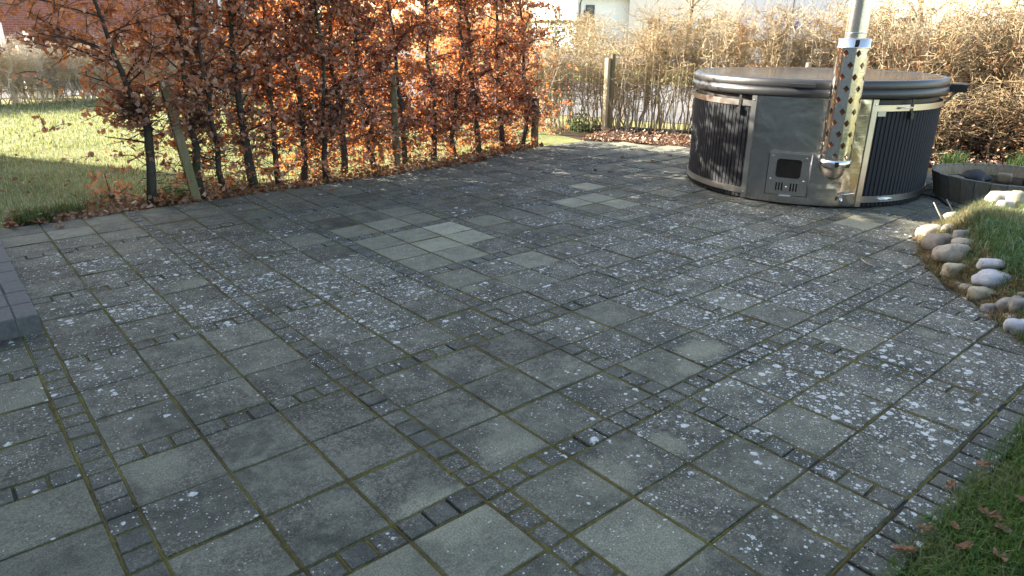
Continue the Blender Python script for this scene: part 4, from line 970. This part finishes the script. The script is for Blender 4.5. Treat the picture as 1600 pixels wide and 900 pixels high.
def win_at(root, M, w_, h_, mf):
    f = MB(); t = .12
    for (x0, x1, z0, z1) in ((-w_/2, w_/2, h_-t, h_), (-w_/2, w_/2, 0, t), (-w_/2, -w_/2+t, t, h_-t), (w_/2-t, w_/2, t, h_-t), (-w_/2+t, w_/2-t, h_*.47, h_*.47+t)): f.box(x0, x1, -.06, .08, z0, z1, M)
    o = obj('window', f.mesh('window'), mf, root); obj('pane', MB().box(-w_/2+.05, w_/2-.05, -.02, .02, .05, h_-.05, M).mesh('pane'), M_PANE, o)
win_at(wh, Matrix.Translation((1.15, -.03, 1.2)), .75, 2.15, M_FRAME); win_at(wh, Matrix.Translation((6.0, -.03, 1.2)), 1.4, 1.4, M_FRAME)
win_at(wh, Matrix.Translation((-.03, 4.2, 2.3)) @ Matrix.Rotation(R_(-90), 4, 'Z'), 1.1, 1.0, M_FRAME)
hpart(MB().tube([(.25, -.08, -.05), (.25, -.08, 3.4), (.25, -.4, 3.85)], .06, 8), 'downpipe', M_FRAME, wh)
hpart(MB().box(.62, .74, -.16, -.01, 2.6, 2.95), 'wall_lamp', M_FRAME, wh)
# trimmed hedge in front of it
c = polar(868, 50); M_CLIP = leaf_mat('clipped_leaf', [(0, (.1, .085, .03)), (.5, (.18, .15, .06)), (1, (.26, .22, .11))], (.2, .2, .06), .15)
e = empty('clipped_shrub', (c.x, c.y, 0)); pp = rng.uniform(-1, 1, (3200, 3)); k_ = rng.integers(0, 3, 3200); pp[np.arange(3200), k_] = np.sign(pp[np.arange(3200), k_])*rng.uniform(.85, 1, 3200); pp = pp*np.array([1.9, 1.9, 1.0])+np.array([0, 0, 1.05])
obj('crown', leaves_mesh('crown', pp, .2), M_CLIP, e); MB().tube([(0, 0, 0), (0, 0, 1.2)], .06, 6).build('trunk', M_BARK, e); tag(e, 'clipped flat-topped yellow-green shrub before the white house', 'shrub')
# long cream houses at the upper right
def long_house(px, dist, length, depth, h, ang, mat, label, nw=5):
    c = polar(px, dist); e = empty('long_house', (c.x, c.y, 0), ang); tag(e, label, 'house')
    hpart(MB().box(-length/2, length/2, 0, depth, -.06, h), 'wall', mat, e)
    r = MB().add([(-length/2-.3, -.4, h-.05), (length/2+.3, -.4, h-.05), (length/2+.3, depth+.4, h-.05), (-length/2-.3, depth+.4, h-.05), (-length/2-.3, depth/2, h+2.4), (length/2+.3, depth/2, h+2.4)], [(3, 2, 1, 0), (0, 1, 5, 4), (2, 3, 4, 5), (1, 2, 5), (3, 0, 4)]); hpart(r, 'roof', M_ROOF, e)
    for k in range(nw): win_at(e, Matrix.Translation((-length/2+length*(k+.5)/nw, -.03, 1.2)), 1.3, 1.3, M_WFRAME)
    return e
long_house(1180, 62, 20, 8, 5.2, math.atan2(-.75, .66), M_CREAM, 'cream house half hidden by twigs, centre of the background')
long_house(1520, 58, 20, 8, 5.4, math.atan2(-.93, .36), M_WHITE, 'pale house at the upper right behind the bare hedge')
# red brick house at the upper left
c = polar(150, 31); bh = empty('brick_house', (c.x, c.y, 0), R_(-7)); tag(bh, 'red brick house behind the lawn at the upper left', 'house')
hpart(MB().box(-7.5, 6.5, 0, 8, -.06, 5.0), 'wall', M_BRICK, bh)
r = MB().add([(-7.9, -.5, 4.95), (6.9, -.5, 4.95), (6.9, 8.5, 4.95), (-7.9, 8.5, 4.95), (-7.9, 4, 7.4), (6.9, 4, 7.4)], [(3, 2, 1, 0), (0, 1, 5, 4), (2, 3, 4, 5), (1, 2, 5), (3, 0, 4)]); hpart(r, 'roof', M_ROOF, bh)
for x in (3.6, 4.9): win_at(bh, Matrix.Translation((x, -.03, 1.25)), .42 if x < 1 else 1.1, .42 if x < 1 else 1.5, M_WFRAME)
# white cabinet with small white cylinder, and white post
c = polar(42, 19.5); e = empty('garden_cabinet', (c.x, c.y, -.05)); tag(e, 'white box with small white cylinder on top behind the left hedge', 'cabinet')
MB().box(-.26, .26, -.2, .2, 0, 1.15, None, .01).build('box', M_WFRAME, e); MB().box(-.29, .29, -.23, .23, 1.15, 1.2, None, .01).build('lid', M_BLOCKD, e); MB().lathe([(.07, 1.2), (.085, 1.22), (.085, 1.42), (.0005, 1.45)], 16).build('cylinder', M_WFRAME, e)
c = polar(0, 19); tag(MB().box(-.045, .045, -.045, .045, -.05, 1.55, None, .01).build('white_post', M_WFRAME, None, (c.x, c.y, 0)), 'thin white post at the left edge beside the brick house', 'post')
# parked van seen from the rear through the twigs
vc = polar(1235, 15.2); van = empty('parked_van', (vc.x, vc.y, -.05), math.atan2(vc.y-CAM.y, vc.x-CAM.x)-math.pi/2+R_(1)); tag(van, 'white van with red tail lights parked behind the bare hedge', 'van')
M_VAN = simple('van_paint', (.74, .75, .76), .3, 0, .03, 3, 0); M_RED = simple('red_lens', (.55, .02, .012), .25, 0, .2, 8, 0); M_BLUE = simple('blue_print', (.03, .09, .42), .4, 0, .2, 8, 0); M_TEAL = simple('teal_print', (.05, .4, .5), .4, 0, .2, 8, 0); M_STRIPE = simple('red_reflector', (.6, .11, .03), .4, 0, .3, 30, 0)
vb = MB(); prof_ = [(0, .35), (0, 2.2), (.25, 2.35), (3.6, 2.35), (4.3, 1.45), (5.1, 1.15), (5.2, .35)]; k = len(prof_)
vs = [(x, y, z) for x in (-.95, .95) for y, z in prof_]; vb.add(vs, [tuple(range(k))[::-1], tuple(range(k, 2*k))]+[(a, (a+1) % k, k+(a+1) % k, k+a) for a in range(k)]); vb.build('body', M_VAN, van)
for s in (-1, 1):
    tl = MB().box(s*.86-.075, s*.86+.075, -.03, .06, .85, 1.6, None, .01).build('tail_light', M_RED, van)
    MB().box(s*.44-.36, s*.44+.36, -.012, .02, 1.22, 1.36, None).build('door_window', M_PANE, van)
    for y in (.9, 4.3):
        wv = MB().lathe([(.0005, -.11), (.3, -.11), (.35, -.08), (.35, .08), (.3, .11), (.0005, .11)], 24, M=Matrix.Translation((s*.83, y, .35)) @ Matrix.Rotation(R_(90), 4, 'Y')).build('wheel', M_BLACK, van)
MB().box(-.8, .9, -.02, .02, .76, .93).build('reflector_stripe', M_STRIPE, van); MB().box(-.95, .95, -.1, .02, .42, .62, None, .02).build('bumper', M_FRAME, van)
MB().box(-.006, .006, -.01, .02, .66, 2.15).build('door_gap', M_BLACK, van)
for x, z, w_, h_, mt in ((.10, 1.62, .08, .16, M_BLUE), (-.25, 1.66, .1, .1, M_BLUE), (.48, 1.68, .09, .14, M_BLUE), (.5, 1.5, .14, .06, M_TEAL), (.3, 1.46, .1, .05, M_TEAL)):
    MB().box(x-w_/2, x+w_/2, -.014, .02, z-h_/2, z+h_/2).build('print', mt, van)
# low dark car far on the road
# bare street trees at the upper right
def bare_tree(px, dist, h, label):
    c = polar(px, dist); e = empty('bare_tree', (c.x, c.y, 0)); tag(e, label, 'tree'); m = MB(); tr = wob_path((0, 0, 0), (0, 0, h), 8, .08); m.tube(tr, [.16*(1-.7*k/7) for k in range(8)], 7); m.build('trunk', M_BARK, e)
    b = MB()
    for k in range(34):
        t = random.uniform(.3, .98); s = tr[int(t*7)]; a = random.uniform(0, 6.28); L = random.uniform(.8, 2.2)*(1.2-t); q = s+Vector((math.cos(a)*L, math.sin(a)*L, L*.9)); b.tube([s, s.lerp(q, .5)+Vector((0, 0, .1)), q], [.05, .035, .015], 4, False)
        for _ in range(5):
            s2 = s.lerp(q, random.uniform(.4, 1)); q2 = s2+Vector((random.gauss(0, .4), random.gauss(0, .4), random.uniform(.1, .7))); b.tube([s2, q2], [.015, .006], 3, False)
    b.build('crown', M_TWIG, e)
bare_tree(1438, 45, 6.5, 'bare street tree left of the pale house at the upper right'); bare_tree(1575, 48, 7, 'bare street tree at the upper right corner'); bare_tree(1075, 48, 6.5, 'bare street tree between the white house and the cream house')
